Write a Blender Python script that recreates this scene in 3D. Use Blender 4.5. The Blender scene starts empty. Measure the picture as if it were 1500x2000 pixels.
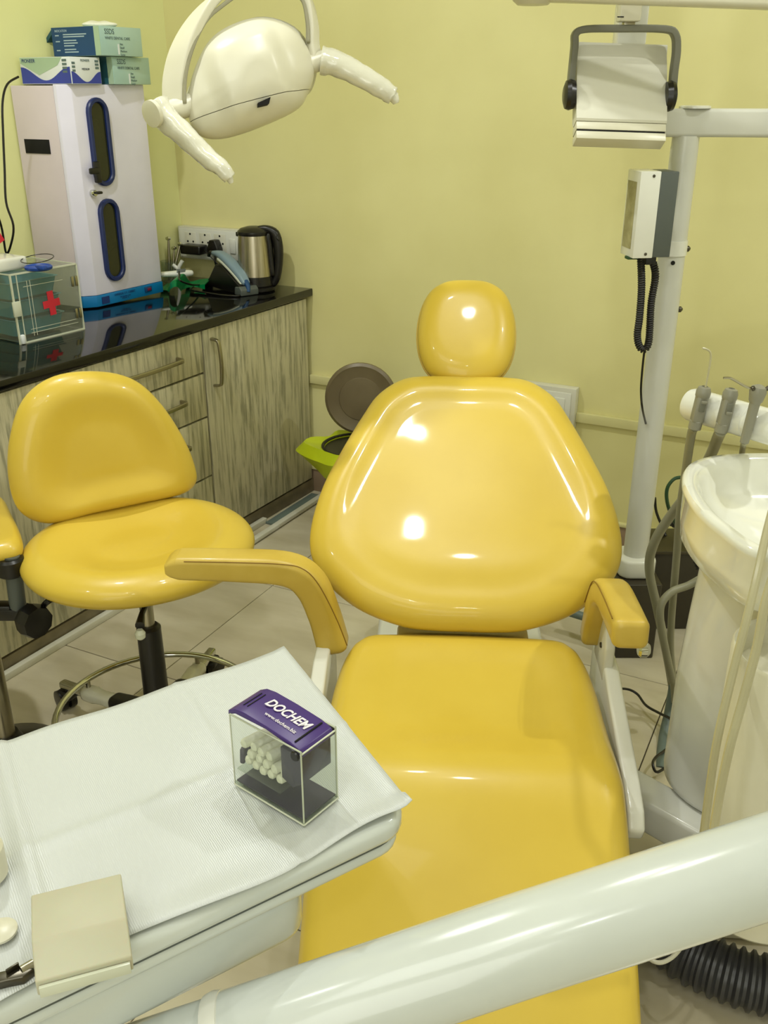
import bpy, bmesh, math, random
from math import sin, cos, pi, radians, sqrt
from mathutils import Vector, Matrix
random.seed(4)
S = bpy.context.scene
COL = S.collection
V = Vector

# ------------------------------------------------------------------ camera
FPX, TH, CH, YAW = 1850.0, radians(24.05), 1.40, radians(26.5)
cam_d = bpy.data.cameras.new('camera'); cam = bpy.data.objects.new('camera', cam_d); COL.objects.link(cam)
cam.location = (0, 0, CH); cam.rotation_euler = (pi / 2 - TH, 0, YAW)
cam_d.sensor_width = 36; cam_d.lens = FPX / 2000 * 36; cam_d.clip_start = 0.02
S.camera = cam
FH = V((-sin(YAW), cos(YAW), 0)); RH = V((cos(YAW), sin(YAW), 0)); UP = V((0, 0, 1))
FW = FH * cos(TH) - UP * sin(TH); UC = FH * sin(TH) + UP * cos(TH); EYE = V((0, 0, CH))
def ray(x, y): return FW + RH * ((x - 750) / FPX) - UC * ((y - 1000) / FPX)
def onz(x, y, z): r = ray(x, y); return EYE + r * ((z - CH) / r.z)
def onplane(x, y, P, n): r = ray(x, y); return EYE + r * ((V(P) - EYE).dot(n) / r.dot(n))
def ony(x, y, Y): return onplane(x, y, (0, Y, 0), V((0, 1, 0)))
def atd(x, y, D): r = ray(x, y); return EYE + r * (D / r.dot(FH))      # a point at level distance D

# ------------------------------------------------------------------ world, lights, exposure
w = bpy.data.worlds.new('world'); S.world = w; w.use_nodes = True
w.node_tree.nodes['Background'].inputs[0].default_value = (0.95, 1.0, 0.9, 1)
w.node_tree.nodes['Background'].inputs[1].default_value = 0.25
S.view_settings.view_transform = 'Standard'; S.view_settings.look = 'None'
S.view_settings.gamma = 1; S.view_settings.use_curve_mapping = False
S.view_settings.exposure = 0.03
LC = (0.98, 1.0, 0.96)
def area(loc, size, power, target=None, shape='DISK', col=LC, sy=None):
    l = bpy.data.lights.new('lamp_or_fill_light', 'AREA'); l.shape = shape; l.size = size; l.energy = power; l.color = col
    if sy: l.size_y = sy
    o = bpy.data.objects.new('lamp_or_fill_light', l); COL.objects.link(o); o.location = loc
    d = (V(target) - V(loc)) if target else V((0, 0, -1))
    o.rotation_euler = d.to_track_quat('-Z', 'Y').to_euler(); return o
# downlights read from highlights, with extra lamps and two soft panels added as fill
for lx, ly, pw in ((-1.65, 1.45, 15), (-0.75, 1.5, 5), (-0.42, 1.30, 5), (0.8, 1.9, 15), (-0.3, -0.1, 3), (-1.7, 0.0, 4), (0.5, -0.7, 3)):
    area((lx, ly, 2.58), 0.07, pw)
area((-0.6, -0.55, 2.58), 1.2, 9, shape='RECTANGLE', sy=1.0)  # overhead panel added as soft ambient fill
area((0.1, -1.22, 1.35), 1.3, 11, target=(0.0, 1.5, 0.9), shape='RECTANGLE', sy=1.3)     # unseen fill panel added behind the camera to brighten the foreground

# ------------------------------------------------------------------ materials
def srgb(c):
    return tuple((x / 12.92 if x <= 0.04045 else ((x + 0.055) / 1.055) ** 2.4) for x in [v / 255 for v in c]) + (1,)
def mat(name, c, rough=0.5, metal=0.0, coat=0.0, c2=None, scale=6.0, bump=0.0, bscale=60.0, spec=0.5, stretch=None, sss=0.0):
    m = bpy.data.materials.new(name); m.use_nodes = True; nt = m.node_tree; N = nt.nodes; K = nt.links
    b = N['Principled BSDF']; b.inputs['Roughness'].default_value = rough; b.inputs['Metallic'].default_value = metal
    b.inputs['Coat Weight'].default_value = coat; b.inputs['Coat Roughness'].default_value = 0.06
    b.inputs['Specular IOR Level'].default_value = spec
    if sss: b.inputs['Subsurface Weight'].default_value = sss; b.inputs['Subsurface Scale'].default_value = 0.02
    tc = N.new('ShaderNodeTexCoord'); mp = N.new('ShaderNodeMapping'); K.new(tc.outputs['Object'], mp.inputs[0])
    if stretch: mp.inputs['Scale'].default_value = stretch
    n = N.new('ShaderNodeTexNoise'); n.inputs['Scale'].default_value = scale; n.inputs['Detail'].default_value = 4; K.new(mp.outputs[0], n.inputs[0])
    r = N.new('ShaderNodeValToRGB'); r.color_ramp.elements[0].position = 0.35; r.color_ramp.elements[1].position = 0.68
    if c2 is None: c2 = tuple(min(255, v * 0.965) for v in c)
    r.color_ramp.elements[0].color = srgb(c2); r.color_ramp.elements[1].color = srgb(c)
    K.new(n.outputs[0], r.inputs[0]); K.new(r.outputs[0], b.inputs['Base Color'])
    if bump:
        n2 = N.new('ShaderNodeTexNoise'); n2.inputs['Scale'].default_value = bscale; n2.inputs['Detail'].default_value = 3; K.new(mp.outputs[0], n2.inputs[0])
        bp = N.new('ShaderNodeBump'); bp.inputs['Strength'].default_value = bump; bp.inputs['Distance'].default_value = 0.002
        K.new(n2.outputs[0], bp.inputs['Height']); K.new(bp.outputs[0], b.inputs['Normal'])
    return m
def glass_mat(name, tint, gloss=0.12, film=0.0, filmc=(225, 228, 215)):
    m = bpy.data.materials.new(name); m.use_nodes = True; nt = m.node_tree; N = nt.nodes; K = nt.links
    N.remove(N['Principled BSDF']); out = N['Material Output']
    t = N.new('ShaderNodeBsdfTransparent'); t.inputs[0].default_value = srgb(tint)
    g = N.new('ShaderNodeBsdfGlossy'); g.inputs['Roughness'].default_value = 0.04
    lw = N.new('ShaderNodeLayerWeight'); lw.inputs[0].default_value = 0.5
    pw = N.new('ShaderNodeMath'); pw.operation = 'POWER'; pw.inputs[1].default_value = 4.0; K.new(lw.outputs[1], pw.inputs[0])
    fr = N.new('ShaderNodeMath'); fr.operation = 'MULTIPLY_ADD'; fr.inputs[1].default_value = 0.7; fr.inputs[2].default_value = 0.035; K.new(pw.outputs[0], fr.inputs[0])
    mx = N.new('ShaderNodeMixShader'); K.new(fr.outputs[0], mx.inputs[0]); K.new(t.outputs[0], mx.inputs[1]); K.new(g.outputs[0], mx.inputs[2])
    last = mx
    if film:
        d = N.new('ShaderNodeBsdfDiffuse'); d.inputs[0].default_value = srgb(filmc)
        n = N.new('ShaderNodeTexNoise'); n.inputs['Scale'].default_value = 40
        mt = N.new('ShaderNodeMath'); mt.operation = 'MULTIPLY'; mt.inputs[1].default_value = film * 2; K.new(n.outputs[0], mt.inputs[0])
        m2 = N.new('ShaderNodeMixShader'); K.new(mt.outputs[0], m2.inputs[0]); K.new(mx.outputs[0], m2.inputs[1]); K.new(d.outputs[0], m2.inputs[2]); last = m2
    K.new(last.outputs[0], out.inputs[0]); return m
WALLC = (226, 220, 160)
M = {}
M['wall'] = mat('wall_paint', WALLC, 0.55, c2=(216, 209, 147), scale=2.2, bump=0.12, bscale=25)
M['wall_l'] = mat('wall_paint_lit_left', (230, 230, 168), 0.55, c2=(222, 222, 156), scale=2.2, bump=0.12, bscale=25)  # lighter copy of the wall paint: left wall's brighter light put into colour
M['trim'] = mat('trim_paint', (222, 216, 158), 0.5)
M['ceil'] = mat('ceiling_paint', (235, 235, 220), 0.8)
M['floor'] = mat('floor_tile', (204, 196, 172), 0.22, c2=(186, 176, 150), scale=3.0, stretch=(1, 3.5, 1))
M['grout'] = mat('floor_grout', (110, 100, 80), 0.8)
M['skirt'] = mat('skirting_tile', (150, 128, 104), 0.4)
M['yellow'] = mat('yellow_vinyl', (215, 186, 70), 0.36, coat=0.28, c2=(207, 177, 60), scale=4, bump=0.05, bscale=120, spec=0.45)
M['yellow_dull'] = mat('worn_yellow_vinyl', (208, 180, 80), 0.38, coat=0.1, c2=(192, 162, 60), scale=9, bump=0.08, bscale=120)
M['seam'] = mat('vinyl_seam', (130, 96, 18), 0.5)
M['white'] = mat('white_enamel', (224, 224, 214), 0.22, coat=0.4)
M['white_dull'] = mat('white_plastic', (214, 212, 196), 0.4)
M['cream'] = mat('cream_plastic', (216, 213, 194), 0.32, c2=(208, 204, 180))
M['china'] = mat('white_ceramic', (232, 232, 220), 0.1, coat=0.8)
M['pole'] = mat('white_pole_enamel', (206, 206, 196), 0.3, coat=0.2)
M['uvbody'] = mat('white_painted_steel', (228, 224, 242), 0.4)
M['uvside'] = mat('offwhite_painted_steel', (220, 206, 214), 0.45)
M['navy'] = mat('navy_rubber', (20, 38, 92), 0.4)
M['darkglass'] = mat('smoked_glass', (40, 42, 22), 0.08)
M['black'] = mat('black_plastic', (16, 14, 12), 0.32)
M['blackr'] = mat('black_rubber', (22, 19, 14), 0.55)
M['channel'] = mat('worn_kick_board', (128, 118, 90), 0.4, c2=(96, 86, 62), scale=12)
M['groove'] = mat('grey_beige_strip', (150, 146, 120), 0.4)
M['void'] = mat('dark_recess', (8, 7, 6), 0.9)
M['blue'] = mat('blue_panel', (10, 120, 184), 0.35)
M['darkblue'] = mat('dark_blue_card', (16, 66, 112), 0.5)
M['paleblue'] = mat('pale_blue_card', (160, 192, 184), 0.5, c2=(176, 202, 188))
M['teal'] = mat('teal_card', (36, 84, 96), 0.5)
M['palegreen'] = mat('pale_green_card', (172, 196, 166), 0.5)
M['violetblue'] = mat('violet_blue_print', (52, 66, 160), 0.5)
M['whitecard'] = mat('white_card', (226, 230, 232), 0.5)
M['greytext'] = mat('grey_print', (96, 116, 116), 0.6)
M['lighttext'] = mat('light_print', (170, 190, 200), 0.6)
M['darktext'] = mat('dark_print', (40, 50, 60), 0.6)
M['navytext'] = mat('navy_print', (14, 48, 110), 0.6)
M['granite'] = mat('black_granite', (16, 15, 13), 0.06, c2=(9, 9, 8), scale=80)
M['graniteedge'] = mat('black_granite_edge', (40, 32, 22), 0.25)
M['steel'] = mat('brushed_steel', (170, 164, 145), 0.28, metal=1.0)
M['chrome'] = mat('chrome', (205, 205, 195), 0.08, metal=1.0)
M['gunmetal'] = mat('dark_steel', (92, 88, 78), 0.3, metal=1.0)
M['greyframe'] = mat('grey_painted_frame', (112, 112, 98), 0.45)
M['greybox'] = mat('dark_grey_enamel', (82, 88, 84), 0.45)
M['olive'] = mat('worn_label', (140, 134, 92), 0.5, c2=(168, 162, 120), scale=40)
M['hose'] = mat('grey_hose', (142, 140, 116), 0.4)
M['bluehose'] = mat('blue_grey_hose', (104, 118, 112), 0.45)
M['hgrey'] = mat('grey_handpiece_plastic', (136, 134, 118), 0.4)
M['corr'] = mat('dark_grey_corrugated_pipe', (56, 56, 58), 0.35)
M['green'] = mat('green_plastic', (0, 130, 70), 0.35)
M['greencord'] = mat('green_cord', (30, 66, 34), 0.5)
M['slate'] = mat('slate_blue_plastic', (124, 146, 158), 0.35)
M['lime'] = mat('lime_liner', (196, 208, 26), 0.3, c2=(172, 186, 20), sss=0.0)
M['lid'] = mat('grey_brown_bin_lid', (112, 100, 74), 0.38, c2=(98, 86, 62))
M['purple'] = mat('purple_plastic', (62, 36, 112), 0.35)
M['purpled'] = mat('dark_purple_plastic', (50, 40, 66), 0.25)
M['cotton'] = mat('cotton', (238, 236, 218), 0.95, bump=0.4, bscale=200)
M['whiteprint'] = mat('white_print', (232, 226, 232), 0.6)
M['red'] = mat('red_plastic', (214, 40, 62), 0.4)
M['redlamp'] = mat('red_switch', (120, 30, 60), 0.3)
M['acrylic'] = glass_mat('clear_acrylic', (246, 248, 244))
M['acrylic_f'] = glass_mat('scratched_acrylic', (238, 242, 236), film=0.05)
M['acredge'] = mat('acrylic_edge', (205, 208, 188), 0.2)
M['wrap'] = mat('clear_film_wrap', (222, 220, 202), 0.12, coat=0.8, bump=0.9, bscale=38)
M['clearhose'] = mat('yellowed_clear_tube', (184, 178, 144), 0.2, coat=0.4)
M['traywhite'] = mat('white_tray_enamel', (206, 211, 206), 0.18, coat=0.5)
M['tealtray'] = mat('teal_blue_plastic', (70, 146, 172), 0.3)
M['bluelid'] = mat('blue_plastic', (34, 72, 160), 0.35)
M['accbellow'] = mat('black_bellows', (22, 18, 12), 0.6)
M['darkbase'] = mat('dark_olive_metal', (52, 46, 32), 0.5)

def wood():
    m = bpy.data.materials.new('grey_wood_laminate'); m.use_nodes = True; nt = m.node_tree; N = nt.nodes; K = nt.links
    b = N['Principled BSDF']; b.inputs['Roughness'].default_value = 0.42
    tc = N.new('ShaderNodeTexCoord'); mp = N.new('ShaderNodeMapping'); mp.inputs['Scale'].default_value = (1, 1, 0.09); K.new(tc.outputs['Object'], mp.inputs[0])
    d = N.new('ShaderNodeTexNoise'); d.inputs['Scale'].default_value = 5; d.inputs['Detail'].default_value = 2; K.new(mp.outputs[0], d.inputs[0])
    ad = N.new('ShaderNodeMixRGB'); ad.inputs[0].default_value = 0.12; K.new(mp.outputs[0], ad.inputs[1]); K.new(d.outputs[1], ad.inputs[2])
    n = N.new('ShaderNodeTexNoise'); n.inputs['Scale'].default_value = 80; n.inputs['Detail'].default_value = 5; n.inputs['Roughness'].default_value = 0.6; K.new(ad.outputs[0], n.inputs[0])
    r = N.new('ShaderNodeValToRGB'); e = r.color_ramp.elements
    e[0].position = 0.30; e[0].color = srgb((138, 135, 110)); e[1].position = 0.62; e[1].color = srgb((198, 192, 160))
    x = e.new(0.42); x.color = srgb((160, 156, 128)); x = e.new(0.5); x.color = srgb((186, 180, 150))
    K.new(n.outputs[0], r.inputs[0]); K.new(r.outputs[0], b.inputs['Base Color']); return m
M['wood'] = wood()
def brushed():
    m = mat('brushed_kettle_steel', (196, 188, 168), 0.3, metal=1.0, c2=(160, 152, 132), scale=20, stretch=(6, 6, 0.12)); return m
M['kettle'] = brushed()
def sheet():
    m = bpy.data.materials.new('white_plastic_sheet'); m.use_nodes = True; nt = m.node_tree; N = nt.nodes; K = nt.links
    b = N['Principled BSDF']; b.inputs['Roughness'].default_value = 0.35; b.inputs['Base Color'].default_value = srgb((196, 199, 197))
    b.inputs['Specular IOR Level'].default_value = 0.6
    tc = N.new('ShaderNodeTexCoord'); mp = N.new('ShaderNodeMapping'); mp.inputs['Rotation'].default_value = (0, 0, radians(32)); K.new(tc.outputs['Object'], mp.inputs[0])
    wv = N.new('ShaderNodeTexWave'); wv.inputs['Scale'].default_value = 170; wv.inputs['Distortion'].default_value = 3.0; wv.bands_direction = 'Y'; K.new(mp.outputs[0], wv.inputs[0])
    n = N.new('ShaderNodeTexNoise'); n.inputs['Scale'].default_value = 7; K.new(mp.outputs[0], n.inputs[0])
    mu = N.new('ShaderNodeMath'); mu.operation = 'MULTIPLY'; K.new(wv.outputs[1], mu.inputs[0]); K.new(n.outputs[0], mu.inputs[1])
    bp = N.new('ShaderNodeBump'); bp.inputs['Strength'].default_value = 0.35; bp.inputs['Distance'].default_value = 0.0008; K.new(mu.outputs[0], bp.inputs['Height']); K.new(bp.outputs[0], b.inputs['Normal'])
    return m
M['sheet'] = sheet()

# ------------------------------------------------------------------ helpers
def thing(name, label, cat, loc=(0, 0, 0), group=None):
    o = bpy.data.objects.new(name, None); COL.objects.link(o); o.location = loc; o.empty_display_size = 0.05
    o['label'] = label; o['category'] = cat
    if group: o['group'] = group
    return o
def tag(o, label, cat, group=None):
    o['label'] = label; o['category'] = cat
    if group: o['group'] = group
    return o
def wloc(o):
    p = V((0, 0, 0))
    while o: p = p + V(o.location); o = o.parent
    return p
def mesh(name, verts, faces, m, parent=None, smooth=True, loc=None, angle=35):
    """one mesh object; verts in world space"""
    verts = [V(v) for v in verts]
    if parent is None:
        org = V(loc) if loc is not None else V(((min(v.x for v in verts) + max(v.x for v in verts)) / 2, (min(v.y for v in verts) + max(v.y for v in verts)) / 2, min(v.z for v in verts)))
    else: org = wloc(parent)
    me = bpy.data.meshes.new(name); me.from_pydata([v - org for v in verts], [], faces)
    bm = bmesh.new(); bm.from_mesh(me); bmesh.ops.recalc_face_normals(bm, faces=bm.faces)
    if smooth:
        for f in bm.faces: f.smooth = True
        for e in bm.edges:
            if len(e.link_faces) == 2 and e.calc_face_angle(0) > radians(angle): e.smooth = False
    bm.to_mesh(me); bm.free(); me.materials.append(m)
    o = bpy.data.objects.new(name, me); COL.objects.link(o)
    if parent is None: o.location = org
    else: o.parent = parent
    return o
def frame(o, x, y, z):
    """matrix from origin and three axes"""
    m = Matrix.Identity(4)
    for i, a in enumerate((x, y, z)):
        for j in range(3): m[j][i] = a[j]
    for j in range(3): m[j][3] = o[j]
    return m
def rz(a, o=(0, 0, 0)): return Matrix.Translation(V(o)) @ Matrix.Rotation(a, 4, 'Z')
def bevel_box(c, s, bev, T=None, segs=2):
    bm = bmesh.new(); bmesh.ops.create_cube(bm, size=1)
    for v in bm.verts: v.co = V((v.co.x * s[0] + c[0], v.co.y * s[1] + c[1], v.co.z * s[2] + c[2]))
    if bev: bmesh.ops.bevel(bm, geom=bm.edges[:], offset=min(bev, min(s) * 0.48), segments=segs, profile=0.5, affect='EDGES')
    vs = [v.co.copy() for v in bm.verts]; bm.verts.index_update(); fs = [[v.index for v in f.verts] for f in bm.faces]; bm.free()
    if T: vs = [T @ v for v in vs]
    return vs, fs
def join(*parts):
    vs, fs = [], []
    for a, b in parts:
        k = len(vs); vs += a; fs += [[i + k for i in f] for f in b]
    return vs, fs
def box(name, c, s, m, parent=None, T=None, bev=0.003, segs=2):
    vs, fs = bevel_box(c, s, bev, T, segs); return mesh(name, vs, fs, m, parent)
def catmull(P, n=8, closed=False):
    P = [V(p) for p in P]; out = []; L = len(P)
    rng = range(L) if closed else range(L - 1)
    for i in rng:
        if closed: a, b, c, d = P[i - 1], P[i], P[(i + 1) % L], P[(i + 2) % L]
        else: a, b, c, d = P[max(i - 1, 0)], P[i], P[i + 1], P[min(i + 2, L - 1)]
        for k in range(n):
            t = k / n; out.append(0.5 * ((2 * b) + (c - a) * t + (2 * a - 5 * b + 4 * c - d) * t * t + (3 * b - a - 3 * c + d) * t ** 3))
    if not closed: out.append(P[-1])
    return out
def frames(P):
    out = []; n0 = None
    for i, p in enumerate(P):
        t = (P[min(i + 1, len(P) - 1)] - P[max(i - 1, 0)]).normalized()
        if n0 is None:
            n0 = t.orthogonal().normalized()
        n0 = (n0 - t * n0.dot(t)); n0 = n0.normalized() if n0.length > 1e-6 else t.orthogonal().normalized()
        out.append((p, t, n0, t.cross(n0)))
    return out
def tube_g(P, r, segs=12, smooth=0, cap=True):
    P = [V(p) for p in P]
    rr = r if isinstance(r, (list, tuple)) else [r] * len(P)
    if smooth:
        Q = catmull([V((p.x, p.y, p.z)) for p in P], smooth); R = []
        for i in range(len(P) - 1): R += [rr[i] + (rr[i + 1] - rr[i]) * k / smooth for k in range(smooth)]
        R.append(rr[-1]); P, rr = Q, R
    vs, fs = [], []
    for (p, t, a, b), q in zip(frames(P), rr):
        for k in range(segs): u = 2 * pi * k / segs; vs.append(p + (a * cos(u) + b * sin(u)) * q)
    for i in range(len(P) - 1):
        for k in range(segs): k2 = (k + 1) % segs; fs.append([i * segs + k, i * segs + k2, (i + 1) * segs + k2, (i + 1) * segs + k])
    if cap: fs.append(list(range(segs))[::-1]); fs.append([(len(P) - 1) * segs + k for k in range(segs)])
    return vs, fs
def tube(name, P, r, m, parent=None, segs=12, smooth=0): vs, fs = tube_g(P, r, segs, smooth); return mesh(name, vs, fs, m, parent)
def lathe_g(prof, T, segs=32):
    """prof: list of (r, z) ; T matrix"""
    vs, fs = [], []
    for r, z in prof:
        for k in range(segs): u = 2 * pi * k / segs; vs.append(T @ V((r * cos(u), r * sin(u), z)))
    for i in range(len(prof) - 1):
        for k in range(segs): k2 = (k + 1) % segs; fs.append([i * segs + k, i * segs + k2, (i + 1) * segs + k2, (i + 1) * segs + k])
    fs.append(list(range(segs))[::-1]); fs.append([(len(prof) - 1) * segs + k for k in range(segs)])
    return vs, fs
def lathe(name, prof, T, m, parent=None, segs=32): vs, fs = lathe_g(prof, T, segs); return mesh(name, vs, fs, m, parent)
def axis_T(p, d):
    d = V(d).normalized(); a = d.orthogonal().normalized(); return frame(p, a, d.cross(a), d)
def prism_g(poly, z0, z1, T=None):
    n = len(poly); vs = [V((p[0], p[1], z0)) for p in poly] + [V((p[0], p[1], z1)) for p in poly]
    if T: vs = [T @ v for v in vs]
    fs = [list(range(n))[::-1], [n + i for i in range(n)]] + [[i, (i + 1) % n, n + (i + 1) % n, n + i] for i in range(n)]
    return vs, fs
def prism(name, poly, z0, z1, m, parent=None, T=None, bev=0.0, smooth=True):
    vs, fs = prism_g(poly, z0, z1)
    if bev:
        me = bpy.data.meshes.new('t'); me.from_pydata(vs, [], fs); bm = bmesh.new(); bm.from_mesh(me)
        bmesh.ops.recalc_face_normals(bm, faces=bm.faces)
        ed = [e for e in bm.edges if e.calc_face_angle(0) > radians(25)]
        bmesh.ops.bevel(bm, geom=ed, offset=bev, segments=3, profile=0.5, affect='EDGES', clamp_overlap=True)
        bm.verts.index_update(); vs = [v.co.copy() for v in bm.verts]; fs = [[v.index for v in f.verts] for f in bm.faces]; bm.free(); bpy.data.meshes.remove(me)
    if T: vs = [T @ V(v) for v in vs]
    return mesh(name, vs, fs, m, parent, smooth)
def sst(a, b, x): t = max(0, min(1, (x - a) / (b - a))); return t * t * (3 - 2 * t)
def pad_g(outline, T, thick, front=None, back=None, r0=0.72, rings=26, centre=None, p=2.0):
    n = len(outline); cx, cy = centre or (sum(q[0] for q in outline) / n, sum(q[1] for q in outline) / n)
    def shp(r): return 1.0 if r <= r0 else max(0.0, 1 - ((r - r0) / (1 - r0)) ** p) ** (1 / p)
    rs = [1e-3 + r0 * i / (rings // 2) for i in range(rings // 2 + 1)] + [r0 + (1 - r0) * sin(pi / 2 * i / (rings // 2)) for i in range(1, rings // 2 + 1)]
    vs, fs = [], []
    for side in (1, -1):
        seq = rs if side == 1 else rs[::-1][1:]
        for r in seq:
            for q in outline:
                x = cx + (q[0] - cx) * r; y = cy + (q[1] - cy) * r; z = side * thick / 2 * shp(r)
                if side == 1 and front: z += front(x, y, r)
                if side == -1 and back: z += back(x, y, r)
                vs.append(T @ V((x, y, z)))
    R = len(vs) // n
    for i in range(R - 1):
        for k in range(n): k2 = (k + 1) % n; fs.append([i * n + k, i * n + k2, (i + 1) * n + k2, (i + 1) * n + k])
    fs.append(list(range(n))); fs.append([(R - 1) * n + k for k in range(n)][::-1])
    return vs, fs
def pad(name, outline, T, thick, m, parent=None, **k): vs, fs = pad_g(outline, T, thick, **k); return mesh(name, vs, fs, m, parent, angle=80)
def sweep_rect_g(P, side, w, h, rnd=0.3, seg=4, smooth=0):
    """rounded rectangular section swept on P. side: vector for the width axis. w,h floats or lists"""
    P = [V(p) for p in P]
    W = w if isinstance(w, (list, tuple)) else [w] * len(P); Hh = h if isinstance(h, (list, tuple)) else [h] * len(P)
    if smooth:
        W2, H2 = [], []
        for i in range(len(P) - 1):
            for k in range(smooth): f = k / smooth; W2.append(W[i] * (1 - f) + W[i + 1] * f); H2.append(Hh[i] * (1 - f) + Hh[i + 1] * f)
        W2.append(W[-1]); H2.append(Hh[-1]); P = catmull(P, smooth); W, Hh = W2, H2
    vs, fs = [], []; sec = None
    for i, p in enumerate(P):
        t = (P[min(i + 1, len(P) - 1)] - P[max(i - 1, 0)]).normalized()
        a = side(i / (len(P) - 1)) if callable(side) else V(side)
        a = (a - t * a.dot(t)).normalized(); b = t.cross(a)
        r = min(W[i], Hh[i]) * rnd; sec = []
        for cx, cy, a0 in ((1, 1, 0), (-1, 1, 90), (-1, -1, 180), (1, -1, 270)):
            for k in range(seg + 1):
                u = radians(a0 + 90 * k / seg); sec.append((cx * (W[i] / 2 - r) + r * cos(u), cy * (Hh[i] / 2 - r) + r * sin(u)))
        for x, y in sec: vs.append(p + a * x + b * y)
    n = len(sec)
    for i in range(len(P) - 1):
        for k in range(n): k2 = (k + 1) % n; fs.append([i * n + k, i * n + k2, (i + 1) * n + k2, (i + 1) * n + k])
    # rounded end caps
    for end in (0, len(P) - 1):
        base = [vs[end * n + k] for k in range(n)]; c = sum(base, V((0, 0, 0))) / n
        t = (P[1] - P[0]).normalized() * -1 if end == 0 else (P[-1] - P[-2]).normalized()
        prev = [end * n + k for k in range(n)]; r = min(W[end], Hh[end]) * rnd * 0.8
        for j in (1, 2, 3):
            u = j / 3 * pi / 2; sc = 1 - (1 - cos(u)) * (r / (min(W[end], Hh[end]) / 2)) ; k0 = len(vs)
            for q in base: vs.append(c + (q - c) * sc + t * r * sin(u))
            cur = list(range(k0, k0 + n))
            for k in range(n): k2 = (k + 1) % n; fs.append([prev[k], prev[k2], cur[k2], cur[k]])
            prev = cur
        fs.append(prev)
    return vs, fs
def sweep_rect(name, P, side, w, h, m, parent=None, **k): vs, fs = sweep_rect_g(P, side, w, h, **k); return mesh(name, vs, fs, m, parent, angle=50)
def text(name, s, size, T, m, parent, extrude=0.0002, ax='CENTER', sx=1.0, shear=0.0, ital=0.0, bold=0.0):
    cu = bpy.data.curves.new('t', 'FONT'); cu.body = s; cu.size = size; cu.align_x = ax; cu.align_y = 'CENTER'; cu.extrude = extrude; cu.resolution_u = 3; cu.shear = ital; cu.offset = bold
    ob = bpy.data.objects.new('t', cu); COL.objects.link(ob)
    dg = bpy.context.evaluated_depsgraph_get(); me = ob.evaluated_get(dg).to_mesh()
    vs = [T @ V((v.co.x * sx, v.co.y, v.co.z)) for v in me.vertices]; fs = [list(p.vertices) for p in me.polygons]
    ob.evaluated_get(dg).to_mesh_clear(); bpy.data.objects.remove(ob); bpy.data.curves.remove(cu)
    return mesh(name, vs, fs, m, parent, smooth=False)
def structure(o, name=None): o['kind'] = 'structure'; return o

# ------------------------------------------------------------------ room shell
YB = 2.88
def quad_wall(name, a, b, z0, z1, th, m):
    """wall from a to b (xy), thickness th to the left of a->b"""
    a = V((a[0], a[1], 0)); b = V((b[0], b[1], 0)); d = (b - a).normalized(); n = V((-d.y, d.x, 0)) * th
    poly = [a, b, b + n, a + n]; vs, fs = prism_g([(p.x, p.y) for p in poly], z0, z1)
    return structure(mesh(name, vs, fs, m, None, smooth=False))
CORN = (-2.262, YB); LD = V((-0.18, -0.98, 0)).normalized()
LW = (CORN[0] + LD.x * 4.3, CORN[1] + LD.y * 4.3)
XR, YF = 1.35, LW[1]
quad_wall('wall_back', (XR, YB), CORN, 0, 2.6, -0.1, M['wall'])
quad_wall('wall_left', CORN, LW, 0, 2.6, -0.1, M['wall_l'])
quad_wall('wall_right', (XR, YF), (XR, YB), 0, 2.6, -0.1, M['ceil'])
quad_wall('wall_front', LW, (XR, YF), 0, 2.6, -0.1, M['ceil'])
structure(box('ceiling', ((XR + LW[0]) / 2, (YB + YF) / 2, 2.65), (XR - LW[0] + 0.3, YB - YF + 0.3, 0.1), M['ceil'], bev=0))
fl = structure(box('floor', ((XR + LW[0]) / 2, (YB + YF) / 2, -0.06), (XR - LW[0] + 0.3, YB - YF + 0.3, 0.1), M['grout'], bev=0))
# floor tiles, 0.605 x 0.555 m
tx, ty, g = 0.605, 0.545, 0.0025
tvs, tfs = bevel_box((0, 0, -0.005), (tx - g, ty - g, 0.010), 0.0012, None, 1)
first = None
for i in range(-6, 4):
    for j in range(-5, 4):
        cx, cy = -0.25 + (i + 0.5) * tx, 1.61 + (j + 0.5) * ty
        if cx > XR + 0.2 or cy > YB + 0.2 or cx < LW[0] - 0.1 or cy < YF - 0.1: continue
        if first is None:
            me = bpy.data.meshes.new('floor_tile'); me.from_pydata(tvs, [], tfs); me.materials.append(M['floor']); first = me
        o = bpy.data.objects.new('floor_tile', first); COL.objects.link(o); o.parent = fl
        o.location = V((cx, cy, 0)) - V(fl.location)
# skirting, cable channel on the back wall
structure(box('baseboard_back', ((XR - 1.75) / 2, YB - 0.006, 0.045), (XR + 1.75, 0.012, 0.09), M['skirt'], bev=0.001))
structure(box('trim_1', ((XR - 1.75) / 2, YB - 0.009, 0.096), (XR + 1.75, 0.018, 0.012), M['trim'], bev=0.002))
structure(box('trim_2', ((XR - 0.742) / 2, YB - 0.008, 0.440), (XR + 0.742, 0.016, 0.031), M['trim'], bev=0.002))
structure(box('trim_3', ((-0.94 - 1.73) / 2, YB - 0.008, 0.440), (0.79, 0.016, 0.031), M['trim'], bev=0.002))

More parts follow.
